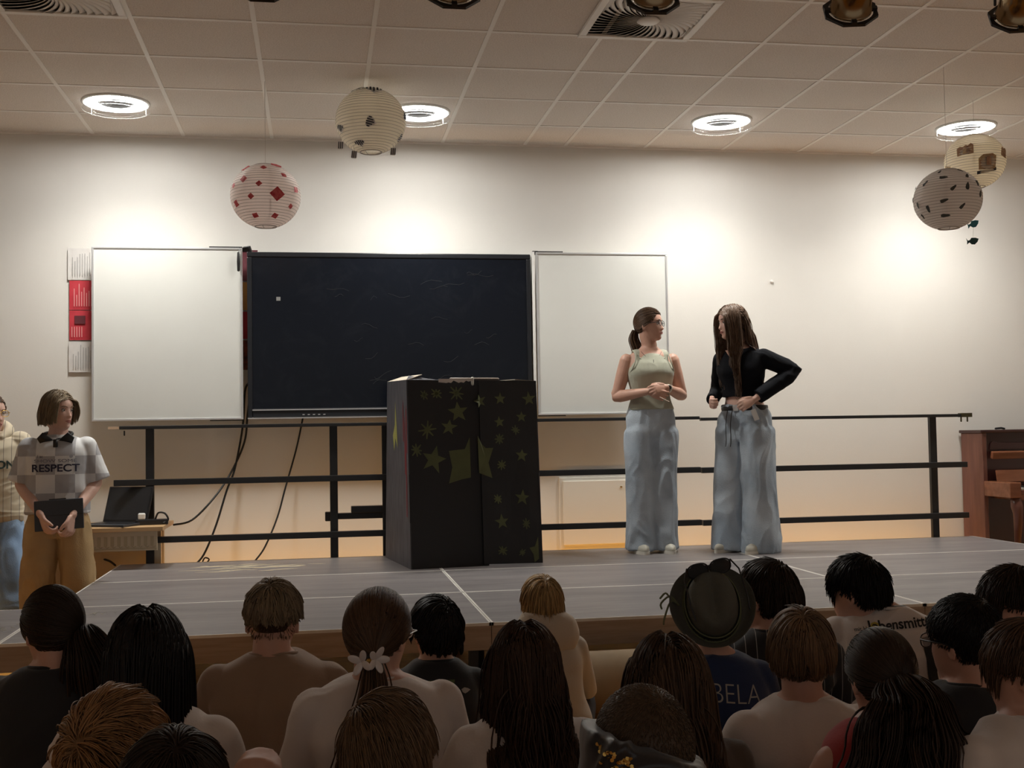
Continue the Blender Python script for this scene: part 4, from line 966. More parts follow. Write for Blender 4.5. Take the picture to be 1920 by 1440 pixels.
def arm(mb, S, E, Wr, r=1.0, sub=4):
    S, E, Wr = Vector(S), Vector(E), Vector(Wr)
    mb.tube([S, S.lerp(E, .35), S.lerp(E, .8), E, E.lerp(Wr, .3), E.lerp(Wr, .75), Wr], [.046*r, .044*r, .037*r, .034*r, .036*r, .026*r, .0205*r], n=16, sub=2)
def sleeve(mb, S, E, Wr, upto, r0, r1, stretch=1.0):
    """cloth tube round the arm; upto 0..1 upper arm, 1..2 forearm"""
    S, E, Wr = Vector(S), Vector(E), Vector(Wr); P = []; rad = []; n = 8
    for k in range(n+1):
        u = upto*k/n; P.append(S.lerp(E, u) if u <= 1 else E.lerp(Wr, u-1)); rad.append(r0+(r1-r0)*k/n)
    mb.tube(P, rad, n=18, round_=False); mb.ball(P[0], r0*1.0, None, 18, 12)
def glasses(M, parent, mm, r_=.020):
    g = MB()
    for s_ in (-1, 1):
        q = []
        for k in range(25):
            a = 2*PI*k/24; q.append(M @ Vector((s_*.031+r_*1.15*math.copysign(abs(math.cos(a))**.8, math.cos(a)), .094, .0+r_*.85*math.copysign(abs(math.sin(a))**.8, math.sin(a)))))
        g.tube(q, .0018, n=6)
        g.tube([M @ Vector((s_*.053, .094, .006)), M @ Vector((s_*.073, .08, .006)), M @ Vector((s_*.079, .0, .0)), M @ Vector((s_*.077, -.018, -.008))], .0018, n=6)
    g.tube([M @ Vector((-.009, .095, .003)), M @ Vector((0, .098, .006)), M @ Vector((.009, .095, .003))], .0018, n=6)
    o = g.build('glasses', mm, parent, True)
    l = MB()
    for s_ in (-1, 1): l.prism([(s_*.031+r_*1.1*math.cos(2*PI*k/20), r_*.8*math.sin(2*PI*k/20)) for k in range(20)], M @ Matrix.Translation((0, .095, 0)) @ Matrix.Rotation(PI/2, 4, 'X'), .0008)
    l.build('lenses', m_lens, o)

def HM(pos, yaw=0, pitch=0, roll=0, sc=1.0):
    return Matrix.Translation(pos) @ Matrix.Rotation(R(yaw), 4, 'Z') @ Matrix.Rotation(R(pitch), 4, 'X') @ Matrix.Rotation(R(roll), 4, 'Y') @ Matrix.Scale(sc, 4)

# ---------------- standing people ----------------
def leg(mb, hip, knee, ankle, toe, r=1.0):
    mb.tube([hip, Vector(hip).lerp(Vector(knee), .5), knee, Vector(knee).lerp(Vector(ankle), .35), ankle], [.078*r, .068*r, .050*r, .050*r, .034*r], n=16, sub=2)
    a = Vector(ankle); f = (Vector(toe)-Vector((a.x, a.y, Vector(toe).z))).normalized()
    mb.tube([a+Vector((0, 0, -.01)), a+f*.02+Vector((0, 0, -.045)), a+f*.12+Vector((0, 0, -.055))], [.034, .034, .026], n=12)
def shoe(a, toe, m_, parent, nm='shoe'):
    a = Vector(a); f = Vector(toe)-a; f.z = 0; f.normalize(); M = Matrix.Translation((a.x, a.y, 0)) @ Matrix.Rotation(math.atan2(-f.x, f.y), 4, 'Z')
    V = MB(); n = 28; rings = []
    for z, sx, y0, y1 in ((.012, .046, -.065, .185), (.03, .048, -.068, .19), (.05, .044, -.064, .178), (.068, .038, -.060, .11), (.09, .036, -.058, .06), (.10, .034, -.054, .045)):
        rings.append([M @ Vector((sx*math.cos(2*PI*k/n)*(1-.25*max(0, math.sin(2*PI*k/n))), (y0+y1)/2+(y1-y0)/2*math.sin(2*PI*k/n), z)) for k in range(n)])
    vs = [v for r_ in rings for v in r_]; F = [(i*n+k, i*n+(k+1) % n, (i+1)*n+(k+1) % n, (i+1)*n+k) for i in range(len(rings)-1) for k in range(n)]
    V.add(vs, F+[tuple(reversed(range(n))), tuple((len(rings)-1)*n+k for k in range(n))]); s_ = V.build(nm, m_, parent, True)
    P = [((.052*math.cos(2*PI*k/n)*(1-.25*max(0, math.sin(2*PI*k/n)))), .06+.13*math.sin(2*PI*k/n)) for k in range(n)]
    MB().prism(P, M @ Matrix.Translation((0, 0, 0)), .020).build('sole', m_sole, s_)

def trousers(parent, waist, hipz, legs, m_, hem=(.10, .12), name='jeans', seed=0, wr=.006, crotch=.76, knee_r=(.085, .095), thigh=(.10, .115), lean=None):
    """waist=(z,cx,cy,rx,ry); legs=[(hip x,y),(knee),(hem)] for both sides"""
    b = MB(); z, cx, cy, rx, ry = waist; hz, hcx, hcy, hrx, hry = hipz
    b.stack([(crotch-.02, hcx, hcy, hrx*.86, hry*.9), (crotch+.05, hcx, hcy, hrx*1.0, hry), (hz, hcx, hcy, hrx, hry), (z, cx, cy, rx, ry)], steps=14)
    for (h, k, a) in legs:
        S = [(h[2]+.085, h[0]*.75, h[1], thigh[0]*.62, thigh[1]*.72), (a[2], a[0], a[1], hem[0], hem[1]), ((a[2]+k[2])/2, (a[0]+k[0])/2, (a[1]+k[1])/2, (hem[0]+knee_r[0])/2*.98, (hem[1]+knee_r[1])/2*.98), (k[2], k[0], k[1], knee_r[0], knee_r[1]), ((k[2]+h[2])/2, (k[0]+h[0])/2, (k[1]+h[1])/2, (thigh[0]+knee_r[0])/2, (thigh[1]+knee_r[1])/2), (h[2], h[0], h[1], thigh[0], thigh[1])]
        b.stack(S, steps=24)
    o = b.build(name, m_, parent); return bake(o, .0085, 5, wr, (10, 10, 4.5), seed)

FEMALE = [(1.385, 0, -.018, .050, .052), (1.355, 0, -.016, .085, .062), (1.325, 0, -.012, .140, .078), (1.27, 0, -.004, .155, .095), (1.20, 0, .012, .152, .115), (1.13, 0, .004, .140, .100), (1.04, 0, .0, .122, .088), (.97, 0, -.002, .138, .098), (.88, 0, -.008, .162, .108), (.78, 0, -.008, .155, .105)]
MALE = [(1.36, 0, -.018, .045, .048), (1.33, 0, -.016, .075, .058), (1.295, 0, -.012, .122, .070), (1.24, 0, -.006, .142, .083), (1.18, 0, .0, .142, .088), (1.10, 0, .0, .135, .086), (1.0, 0, .0, .128, .086), (.94, 0, -.002, .135, .092), (.86, 0, -.008, .150, .10), (.78, 0, -.008, .148, .10)]
def scaled(S, k, dz=0, gx=0, gy=0, z0=None, z1=None): return [(z*k+dz, cx*k, cy*k, rx*k+gx, ry*k+gy) for z, cx, cy, rx, ry in S if (z0 is None or z >= z0) and (z1 is None or z <= z1)]

def standing_body(t, k, Mh, arms, legs, skin, hands, sections=FEMALE, neckto=None, ar=1.0, vox=.0045):
    b = MB(); b.stack(scaled(sections, k), steps=40)
    b.tube([Vector((0, -.018, 1.34))*k, Vector((0, -.012, 1.40))*k, Mh @ Vector((0, -.022, -.075)), Mh @ Vector((0, -.018, -.035))], [.062*k, .052*k, .050*k, .052*k], n=20, sub=3)
    head_mb(b, Mh)
    for A in arms: arm(b, *A, r=ar)
    for h in hands: hand(b, **h)
    for L_ in legs: leg(b, *L_)
    o = b.build('body', skin, t); bake(o, vox, 2); return o

def ring_path(rx, ry, cx, cy, z, dip=0, back=0, n=40):
    return [(cx+rx*math.cos(2*PI*i/n), cy+ry*math.sin(2*PI*i/n), z-dip*max(0, math.sin(2*PI*i/n))**1.5+back*max(0, -math.sin(2*PI*i/n))) for i in range(n+1)]

def standA():
    p = at(1226, 1030, 7.55); t = empty('person', (p.x, 7.55, ST), R(178), 'person on the stage in a sage green tank top and wide light jeans, hands clasped', 'person')
    k = 1.0; Mh = HM((0.0, .0, 1.53), 56, 2, 0, .97)
    RS, RE, RW = (.155, -.01, 1.288), (.228, -.03, 1.045), (.060, .185, 1.072); LS, LE, LW = (-.155, -.01, 1.288), (-.225, -.03, 1.05), (-.055, .195, 1.095)
    legs = [((.085, 0, .84), (.09, .01, .46), (.085, -.02, .07), (.095, .1, .07)), ((-.085, 0, .84), (-.08, .01, .46), (-.075, -.02, .07), (-.09, .1, .07))]
    standing_body(t, k, Mh, [(RS, RE, RW), (LS, LE, LW)], legs, m_skin, [dict(wrist=RW, direc=(-.8, .35, -.30), normal=(-.2, -.9, .1), side=1, curl=(25, 30, 36, 40)), dict(wrist=LW, direc=(.9, .3, -.12), normal=(.1, -.9, -.3), side=-1, curl=(38, 42, 45, 48), thumb=20)], ar=1.1)
    face_parts(Mh, t)
    S = [(.955, 0, -.002, .158, .112), (1.0, 0, -.002, .142, .103), (1.06, 0, .0, .130, .096), (1.13, 0, .005, .147, .107), (1.20, 0, .013, .158, .122), (1.26, 0, .005, .145, .110), (1.295, 0, -.006, .120, .096), (1.325, 0, -.010, .098, .080), (1.335, 0, -.012, .085, .070)]
    b = MB(); b.stack(S, steps=34)
    for s_ in (-1, 1): b.tube([(s_*.085, .065, 1.285), (s_*.092, .035, 1.335), (s_*.094, -.015, 1.356), (s_*.09, -.055, 1.33), (s_*.085, -.07, 1.28)], [(.027, .008)]*5, n=12, flat=(1, 0, 0), sub=3)
    m_ = mat('sage_jersey', (.42, .43, .34), .85, sheen=.3, bump=.06, bscale=120)
    tt = bake(b.build('tank_top', m_, t), .005, 3, .0022, (8, 8, 12), 2)
    o = MB().tube([(s*.085, .066+.012*(1-abs(s))*1.0+.02*(1-s*s), 1.30-.035*(1-s*s)) for s in [i/8 for i in range(-8, 9)]], .0045, n=8).build('neckline_band', m_, t, True)
    for s_ in (-1, 1): MB().tube([(s_*.112, .055, 1.335), (s_*.118, .082, 1.29), (s_*.135, .085, 1.24), (s_*.152, .05, 1.20)], .004, n=8, sub=4).build('armhole_band', m_, t, True)
    MB().tube([(s*.07, .045+.05*(1-s*s), 1.345-.06*(1-s*s)) for s in [i/10 for i in range(-10, 11)]]+[], .0012, n=5).build('necklace', m_blackp, t, True)
    MB().tube([(0, .098, 1.285), (.003, .112, 1.262), (.008, .122, 1.238)], .0022, n=6).build('pendant', m_blackp, t, True)
    trousers(t, (.985, 0, -.004, .142, .104), (.88, 0, -.008, .168, .118), [((.082, 0, .80), (.092, .01, .46), (.090, .0, .02)), ((-.082, 0, .80), (-.070, .01, .46), (-.068, .0, .02))], m_denim, hem=(.098, .125), knee_r=(.088, .102), seed=3, wr=.014)
    shoe((.095, -.0, 0), (.115, 1, 0), m_shoe, t); shoe((-.080, .0, 0), (-.1, 1, 0), m_shoe, t)
    glasses(Mh, t, m_blackp)
    hair(Mh, H_BROWN, t, 'tie', N=1100, w=.0026, line='long', tie=(0, -.108, -.025), seed=4, K=12)
    q = Mh @ Vector((0, -.105, -.03)); tail([q, Mh @ Vector((0, -.12, -.09)), Mh @ Vector((.0, -.10, -.17)), Mh @ Vector((.01, -.10, -.25))], H_BROWN, t, N=220, rad=(.012, .022, .024, .012), seed=3, w=.0028)
    W0 = Vector(LW).lerp(Vector(LE), .12); dv = (Vector(LE)-Vector(LW)).normalized(); Mw = Matrix.Translation(W0) @ dv.to_track_quat('Z', 'Y').to_matrix().to_4x4()
    wt = MB().lathe([(.026, -.010), (.0285, -.010), (.0285, .010), (.026, .010)], Mw, 24, cap=False).build('watch_strap', mat('watch_cream', (.75, .70, .60), .5), t, True)
    c = W0+Vector((0, .028, .006)); Mf = Matrix.Translation(c) @ Matrix.Rotation(R(-100), 4, 'X'); MB().lathe([(.019, -.004), (.020, .004), (.015, .006)], Mf, 20).build('watch_case', m_shoe, wt, True); MB().lathe([(.014, .005), (.014, .0075)], Mf, 20).build('watch_face', m_blackp, wt)
    MB().tube([(0.0, .25, 1.03), (-.055, .262, 1.00)], .003, n=6).build('held_pen', mat('pen_tan', (.6, .5, .4), .5), t, True)
standA()

def standB():
    p = at(1402, 1036, 7.42); t = empty('person', (p.x, 7.42, ST), R(132), 'person with long brown hair on the stage in a black long-sleeved top, elbow out', 'person')
    Mh = HM((.02, .105, 1.530), -36, -5, 0, .97)
    RS, RE, RW = (.150, .02, 1.285), (.225, -.05, 1.08), (.150, .165, 1.010); LS, LE, LW = (-.150, -.0, 1.285), (-.315, -.13, 1.195), (-.135, .125, 1.005)
    legs = [((.085, 0, .84), (.09, .03, .46), (.085, -.0, .07), (.095, .1, .07)), ((-.085, 0, .84), (-.08, .01, .46), (-.095, -.02, .07), (-.09, .1, .07))]
    sec = [(z, cx, cy+max(0, z-1.0)*.11, rx, ry) for z, cx, cy, rx, ry in FEMALE]
    standing_body(t, 1.0, Mh, [(RS, RE, RW), (LS, LE, LW)], legs, m_skin2, [dict(wrist=RW, direc=(-.3, .8, -.25), normal=(-.8, -.4, .0), side=1, curl=62, thumb=20), dict(wrist=LW, direc=(.35, .62, -.30), normal=(.7, -.5, -.3), side=-1, curl=50, thumb=20)], sections=sec)
    face_parts(Mh, t)
    m_ = mat('black_knit', (.005, .006, .009), .9, spec=.2, bump=.08, bscale=200); b = MB()
    S = [(1.03, 0, .01, .142, .108), (1.08, 0, .012, .135, .103), (1.14, 0, .022, .150, .112), (1.20, 0, .036, .162, .128), (1.27, 0, .028, .165, .110), (1.325, 0, .018, .148, .090), (1.35, 0, .015, .11, .072), (1.362, 0, .014, .078, .058)]
    b.stack(S, steps=30); sleeve(b, RS, RE, RW, 1.95, .058, .042); sleeve(b, LS, LE, LW, 1.9, .062, .050)
    bake(b.build('black_top', m_, t), .006, 3, .0035, (9, 9, 9), 6)
    MB().prism([(-.05, .055), (.05, .055), (.0, -.035)], Matrix.Translation((0, .142, 1.285)) @ Matrix.Rotation(R(78), 4, 'X'), .003).build('neckline_opening', m_skin2, t)
    trousers(t, (.972, 0, -.002, .148, .112), (.88, 0, -.006, .178, .128), [((.085, 0, .80), (.10, .03, .46), (.095, .05, .015)), ((-.09, 0, .80), (-.105, .015, .46), (-.115, .02, .0))], m_denim2, hem=(.118, .150), knee_r=(.105, .125), thigh=(.105, .125), seed=9, wr=.015)
    bl = MB(); P = [(x*1.0, y, .955+.0*x) for x, y, z in ring_path(.158, .122, 0, -.004, 0)]; bl.tube(P, [(.017, .004)]*len(P), n=8, flat=(0, 0, 1), round_=False); be = bl.build('belt', m_black, t, True)
    MB().box((-.02, .118, .935), (.02, .126, .975)).build('buckle', m_alu, be)
    for x in (.02, .055): MB().tube([(x, .128, .95), (x+.01, .142, .85), (x+.005, .150, .74), (x+.012, .148, .70)], .0028, n=6, sub=3).build('hanging_lace', m_black, t, True)
    MB().box((-.012, -.002, -.045), (.022, .002, .03), Matrix.Translation((-.135, .108, .915)) @ Matrix.Rotation(R(32), 4, 'Z') @ Matrix.Rotation(R(20), 4, 'Y')).build('pocket_card', m_whitep, t)
    shoe((.10, .06, 0), (.13, 1, 0), m_shoe, t); shoe((-.115, .05, 0), (-.12, 1, 0), m_shoe, t)
    hair(Mh, H_DBROWN if False else hair_mat('hair_umber', (.125, .078, .052)), t, 'long', N=3400, L=.47, w=.0026, fwd=.006, line='long', seed=8, K=26, wave=.022, clumps=90, spread=.55, body=(0, -.05, -.30), bodyr=(.165, .10, .15), freq=44, puff=.06)
standB()

def standC():
    t = empty('person', (-1.475, 7.02, 0), R(184), 'person with chin-length hair in a grey checked polo, holding a dark tablet', 'person')
    k = .93; Mh = HM((0, .0, 1.385), 52, 0, 0, .97)
    RS, RE, RW = (.155, -.01, 1.175), (.200, -.02, .965), (.065, .185, .800); LS, LE, LW = (-.155, -.01, 1.175), (-.205, -.02, .965), (-.105, .190, .790)
    legs = [((.085, 0, .78), (.10, .01, .43), (.105, -.02, .07), (.115, .1, .07)), ((-.085, 0, .78), (-.10, .01, .43), (-.105, -.02, .07), (-.12, .1, .07))]
    standing_body(t, k, Mh, [(RS, RE, RW), (LS, LE, LW)], legs, m_skin2, [dict(wrist=RW, direc=(-.30, .25, -.82), normal=(-.75, -.4, .2), side=1, curl=45, sc=1.08, thumb=25), dict(wrist=LW, direc=(.12, .25, -.85), normal=(.7, -.5, .1), side=-1, curl=50, sc=1.08, thumb=25)], ar=1.05, sections=MALE)
    face_parts(Mh, t, brow=mat('brow_blond', (.22, .15, .09), .8))
    m_ = mat('checked_jersey', (.66, .67, .68), .7, bump=.05, bscale=120); nt = m_.node_tree; pr = nt.nodes['Principled BSDF']
    tc = nt.nodes.new('ShaderNodeTexCoord'); mp = nt.nodes.new('ShaderNodeMapping'); mp.inputs['Location'].default_value = (.0, .5, .03); ck = nt.nodes.new('ShaderNodeTexChecker'); ck.inputs['Scale'].default_value = 1/.105; mp.inputs['Scale'].default_value = (1, 0, 1)
    ck.inputs[1].default_value = (.72, .73, .74, 1); ck.inputs[2].default_value = (.42, .42, .44, 1); nt.links.new(tc.outputs['Object'], mp.inputs[0]); nt.links.new(mp.outputs[0], ck.inputs[0]); nt.links.new(ck.outputs[0], pr.inputs['Base Color'])
    b = MB(); b.stack([(.795, 0, .0, .178, .118), (.88, 0, .0, .178, .115), (1.0, 0, .0, .172, .112), (1.12, 0, .0, .176, .112), (1.17, 0, -.005, .172, .102), (1.205, 0, -.012, .150, .085), (1.232, 0, -.016, .10, .07), (1.245, 0, -.016, .068, .062)], steps=32)
    sleeve(b, RS, (.215, -.02, .965), RW, .93, .060, .070); sleeve(b, LS, (-.220, -.02, .965), LW, .93, .060, .070)
    sh = bake(b.build('polo_shirt', m_, t), .0055, 9, .0045, (8, 8, 8), 4); tr = bvh(sh)
    c = MB()
    for s_ in (-1, 1): c.prism([(s_*.004, -.040), (s_*.030, .006), (s_*.060, .050), (s_*.098, .020), (s_*.086, -.036), (s_*.050, -.040)][::s_], Matrix.Translation((0, .078, 1.228)) @ Matrix.Rotation(s_*R(12), 4, 'Y') @ Matrix.Rotation(R(56), 4, 'X'), .008)
    c.tube(ring_path(.072, .067, 0, -.014, 1.250, .035, .010), .0125, n=10); c.box((-.012, .088, 1.175), (.012, .1, 1.22))
    c.build('collar', m_black, t, True)
    V, F = text_mesh('RESPECT', .058, bold=.0012, xs=1.15); MT = Matrix.Translation((0, .4, 1.055)) @ Matrix(((-1, 0, 0, 0), (0, 0, 1, 0), (0, 1, 0, 0), (0, 0, 0, 1))); mi = mat('print_navy', (.02, .02, .05), .7)
    decal('lettering', V, F, MT, tr, mi, sh)
    V, F = text_mesh('SHOW SOME', .026, xs=1.5); decal('lettering', V, F, Matrix.Translation((0, 0, .042)) @ MT, tr, mat('print_grey_blue', (.15, .15, .2), .7), sh)
    V, F = text_mesh('1 ac', .022); decal('lettering', V, F, Matrix.Translation((.082, 0, .068)) @ MT, tr, mi, sh)
    decal('badge', *(lambda P: ([Vector(q) for q in P], [tuple(range(12))]))([(.010*math.cos(2*PI*i/12), .010*math.sin(2*PI*i/12), 0) for i in range(12)]), Matrix.Translation((-.085, 0, .068)) @ MT, tr, mat('badge_grey', (.35, .35, .38), .7), sh)
    trousers(t, (.80, 0, -.002, .155, .108), (.74, 0, -.006, .172, .115), [((.085, 0, .73), (.105, .01, .42), (.110, .0, .02)), ((-.085, 0, .73), (-.110, .01, .42), (-.112, .0, .02))], m_khaki, hem=(.098, .115), name='trousers', knee_r=(.092, .102), thigh=(.092, .105), crotch=.68, seed=5, wr=.009)
    shoe((.11, 0, 0), (.12, 1, 0), m_shoe, t); shoe((-.11, 0, 0), (-.12, 1, 0), m_shoe, t)
    hair(Mh, H_DBLOND, t, 'long', N=1300, L=.22, cut=-.070, w=.0028, line='bob', seed=5, K=14, wave=.003, clumps=50, spread=.5, body=(0, -.02, -.4), bodyr=(.1, .1, .1), puff=.05, lift=.03)
    tb = empty('tablet', Vector((-1.475, 7.02, 0))+Vector((.045, -.185, .795)), R(184), 'dark grey tablet case held in both hands by the person in the checked polo', 'tablet')
    Mt = Matrix.Rotation(R(3), 4, 'Y') @ Matrix.Rotation(R(8), 4, 'X')
    MB().box((-.130, -.006, -.082), (.130, .004, .088), Mt).build('case', mat('tablet_slate', (.045, .052, .065), .55), tb, bevel=.004); MB().box((-.128, .004, -.002), (.128, .0065, .002), Mt).build('fold', m_blackp, tb); MB().box((-.04, -.004, .088), (.05, .002, .094), Mt).build('pen_holder', m_blackp, tb)
standC()

def standD():
    t = empty('person', (-1.90, 7.22, 0), R(190), 'person cut off at the left edge, in a cream pinstriped jersey and light jeans', 'person')
    k = .93; Mh = HM((-.01, .03, 1.375), 38, 0, 0, .98)
    RS, RE, RW = (.165, -.01, 1.205), (.215, -.04, .965), (.14, .10, .80); LS, LE, LW = (-.165, -.01, 1.205), (-.215, -.08, .975), (-.13, -.13, .80)
    legs = [((.085, 0, .78), (.10, .03, .43), (.105, -.02, .07), (.115, .1, .07)), ((-.085, 0, .78), (-.10, .05, .43), (-.125, .08, .07), (-.14, .2, .07))]
    standing_body(t, k, Mh, [(RS, RE, RW), (LS, LE, LW)], legs, m_skin2, [dict(wrist=RW, direc=(-.30, .25, -.82), normal=(-.75, -.4, .2), side=1, curl=35), dict(wrist=LW, direc=(.12, .0, -.85), normal=(.7, -.5, .1), side=-1, curl=30)], sections=MALE)
    face_parts(Mh, t); glasses(Mh, t, m_gold, .022)
    m_ = striped('cream_pinstripe', (.62, .54, .40), (.05, .04, .04), .042, .0022)
    b = MB(); b.stack([(.745, 0, .0, .185, .13), (.80, 0, .0, .192, .138), (.88, 0, .0, .188, .13), (1.0, 0, .0, .182, .125), (1.12, 0, .0, .185, .122), (1.18, 0, -.005, .182, .11), (1.225, 0, -.012, .155, .092), (1.25, 0, -.016, .11, .078), (1.27, 0, -.016, .08, .07)], steps=32)
    sleeve(b, RS, RE, RW, 1.92, .068, .048); sleeve(b, LS, LE, LW, 1.92, .068, .048)
    sh = bake(b.build('pinstripe_jersey', m_, t), .0065, 8, .007, (6, 6, 14), 8); tr = bvh(sh)
    h = MB(); h.tube([(.07, .06, 1.235), (.105, -.01, 1.275), (.07, -.09, 1.30), (0, -.115, 1.305), (-.07, -.09, 1.30), (-.105, -.01, 1.275), (-.07, .06, 1.235)], [(.02, .02), (.032, .03), (.045, .035), (.05, .038), (.045, .035), (.032, .03), (.02, .02)], n=14, sub=4); h.build('hood', m_, t, True)
    MT = Matrix.Translation((-.082, .4, 1.075)) @ Matrix(((-1, 0, 0, 0), (0, 0, 1, 0), (0, 1, 0, 0), (0, 0, 0, 1)))
    V, F = text_mesh('SON', .062, bold=.002); decal('lettering', V, F, MT, tr, mat('print_green_black', (.02, .04, .035), .7), sh)
    trousers(t, (.80, 0, -.002, .155, .108), (.74, 0, -.006, .175, .12), [((.085, 0, .73), (.105, .03, .42), (.110, .0, .02)), ((-.085, 0, .73), (-.115, .05, .42), (-.140, .08, .02))], mat('denim_bright', (.32, .46, .66), .85, c2=(.22, .34, .54), scale=5, bump=.2, bscale=150), hem=(.105, .125), knee_r=(.095, .108), thigh=(.095, .108), crotch=.68, seed=15, wr=.012)
    shoe((.11, 0, 0), (.12, 1, 0), m_shoe, t); shoe((-.14, .08, 0), (-.15, 1, 0), m_shoe, t)
    hair(Mh, H_BROWN, t, 'tie', N=800, w=.003, line='long', tie=(0, -.108, -.02), seed=14, K=12)
standD()

# ------------------------------------------------------------------ the seated audience, children on the floor with their backs to the camera
def cloth(name, c, **k): return mat(name, c, .9, sheen=.25, bump=.08, bscale=160, **k)
m_teew = cloth('tee_white', (.68, .61, .57)); m_teeb = cloth('tee_black', (.014, .015, .018)); m_teebr = cloth('tee_brown', (.31, .21, .145)); m_cream = cloth('hoodie_cream', (.56, .49, .40))
def seated(px, py, Y, label, hairfn, shirt, headyaw=0, bodyyaw=0, pitch=-4, sc=.96, sw=1.0, lean=.05, skin=m_skin, sleeves='short', neck=1.0, seed=0, wr=.005, hunch=0, ext=None, sleeve_len=.75, vox=.0075, face=False, knees='cross', topy=None, armskin=True, roll=0, headx=0):
    """px,py: top of the skull in the photograph; Y: its distance"""
    tp = at(px, py, Y); hz = tp.z-.118*sc     # eye height of the head
    t = empty('person', (tp.x-headx, Y-lean, 0), R(bodyyaw), label, 'person', 'children watching from the floor')
    Mh = HM(Matrix.Rotation(-R(bodyyaw), 3, 'Z') @ Vector((headx, lean, 0))+Vector((0, 0, hz)), headyaw-bodyyaw, pitch, roll, sc)
    hp = Mh.translation
    zs = hz-.155*sc-hunch; w_ = .158*sw*sc     # shoulder joint height
    b = MB(); cy = lambda z: lean*.75*max(0, min(1, (z-.1)/(zs-.1)))-.03*math.sin(PI*max(0, min(1, (z-.05)/(zs-.05))))
    S = [(.04, .155, .11), (.12, .16, .118), (.25, .135, .098), (.25+(zs-.25)*.45, .138, .10), (zs-.09, .152*sw, .105), (zs-.03, .150*sw, .092), (zs+.005, .132*sw, .080), (zs+.035, .090*sw, .068), (zs+.060, .058, .056)]
    S = [(z, 0, cy(z), a*sc, c*sc) for z, a, c in S]
    b.stack(S, steps=34)
    nb = Vector((0, cy(zs)-.005, zs+.015)); b.tube([nb, nb.lerp(Mh @ Vector((0, -.03, -.09)), .6), Mh @ Vector((0, -.028, -.075)), Mh @ Vector((0, -.022, -.03))], [.062*sc*neck, .052*sc*neck, .051*sc*neck, .050*sc], n=20, sub=3)
    head_mb(b, Mh)
    AR = []
    for s_ in (-1, 1):
        Sh = Vector((s_*(w_-.010), cy(zs)+.0, zs-.035)); El = Vector((s_*(w_+.05), cy(zs)+.075, zs-.235*sc)); Wr = Vector((s_*.085, cy(zs)+.26, max(.17, zs-.33*sc)))
        arm(b, Sh, El, Wr, r=.93*sc); AR.append((Sh, El, Wr))
        hand(b, Wr, (-s_*.55, .75, -.35), (-s_*.5, -.3, -.8), -s_ if False else (1 if s_ < 0 else -1), curl=30, sc=.9)
    if knees == 'cross':
        for s_ in (-1, 1): b.tube([(s_*.085, .0, .10), (s_*.16, .20, .13), (s_*.175, .30, .14), (s_*.10, .30, .075), (-s_*.12, .25, .055)], [.075, .064, .050, .045, .034], n=14, sub=2); b.tube([(-s_*.12, .25, .055), (-s_*.20, .28, .04)], [.032, .024], n=10)
    else:
        for s_ in (-1, 1): b.tube([(s_*.085, .0, .10), (s_*.13, .22, .30), (s_*.15, .36, .47), (s_*.14, .42, .30), (s_*.13, .46, .07)], [.075, .066, .050, .045, .032], n=14, sub=2); b.tube([(s_*.13, .45, .045), (s_*.13, .60, .03)], [.034, .026], n=10)
    if ext: ext(b, Mh, zs)
    bake(b.build('body', skin, t), vox, 2)
    b = MB(); g = .013
    S2 = [(z, cx, c_, a+g+.004, c+g+.004) for z, cx, c_, a, c in S if z < zs+.05]; S2 = [(max(z, .06), cx, c_, a, c) for z, cx, c_, a, c in S2]; S2[-1] = (S2[-1][0], S2[-1][1], S2[-1][2], S2[-1][3]*.98, S2[-1][4]*.98)
    S2.append((zs+.052*neck, 0, cy(zs)-.003, .068*sc+.008, .060*sc+.008))
    b.stack(S2, steps=34)
    for (Sh, El, Wr) in AR:
        u = {'short': sleeve_len, 'long': 1.93, 'none': 0}[sleeves]
        if u: sleeve(b, Sh, El, Wr, u, .056*sc+.004, (.058 if sleeves == 'short' else .040)*sc)
    sh = bake(b.build('shirt', shirt, t), vox, 9, wr*1.6, (7, 7, 6), seed+1)
    tr_ = MB()
    if knees == 'cross':
        for s_ in (-1, 1): tr_.tube([(s_*.085, .0, .105), (s_*.16, .20, .135), (s_*.175, .30, .145), (s_*.10, .30, .08), (-s_*.09, .26, .065)], [.088, .076, .062, .056, .048], n=14, sub=2)
    else:
        for s_ in (-1, 1): tr_.tube([(s_*.085, .0, .105), (s_*.125, .20, .28)], [.088, .08], n=14, sub=2)
    tr_.stack([(.0, 0, -.02, .16, .125), (.07, 0, -.02, .175, .135), (.14, 0, -.02, .165, .125)], steps=8)
    bake(tr_.build('trousers', m_pant_dark, t), .010, 3)
    cp = ring_path((.062)*sc*neck, .057*sc*neck, 0, nb.y+.002, zs+.049*neck, .02, .006); MB().tube(cp, .0055, n=8, round_=False).build('collar', shirt, t, True)
    if face: face_parts(Mh, t)
    if hairfn: hairfn(Mh, t, zs, cy)
    return t, Mh, sh, zs, cy

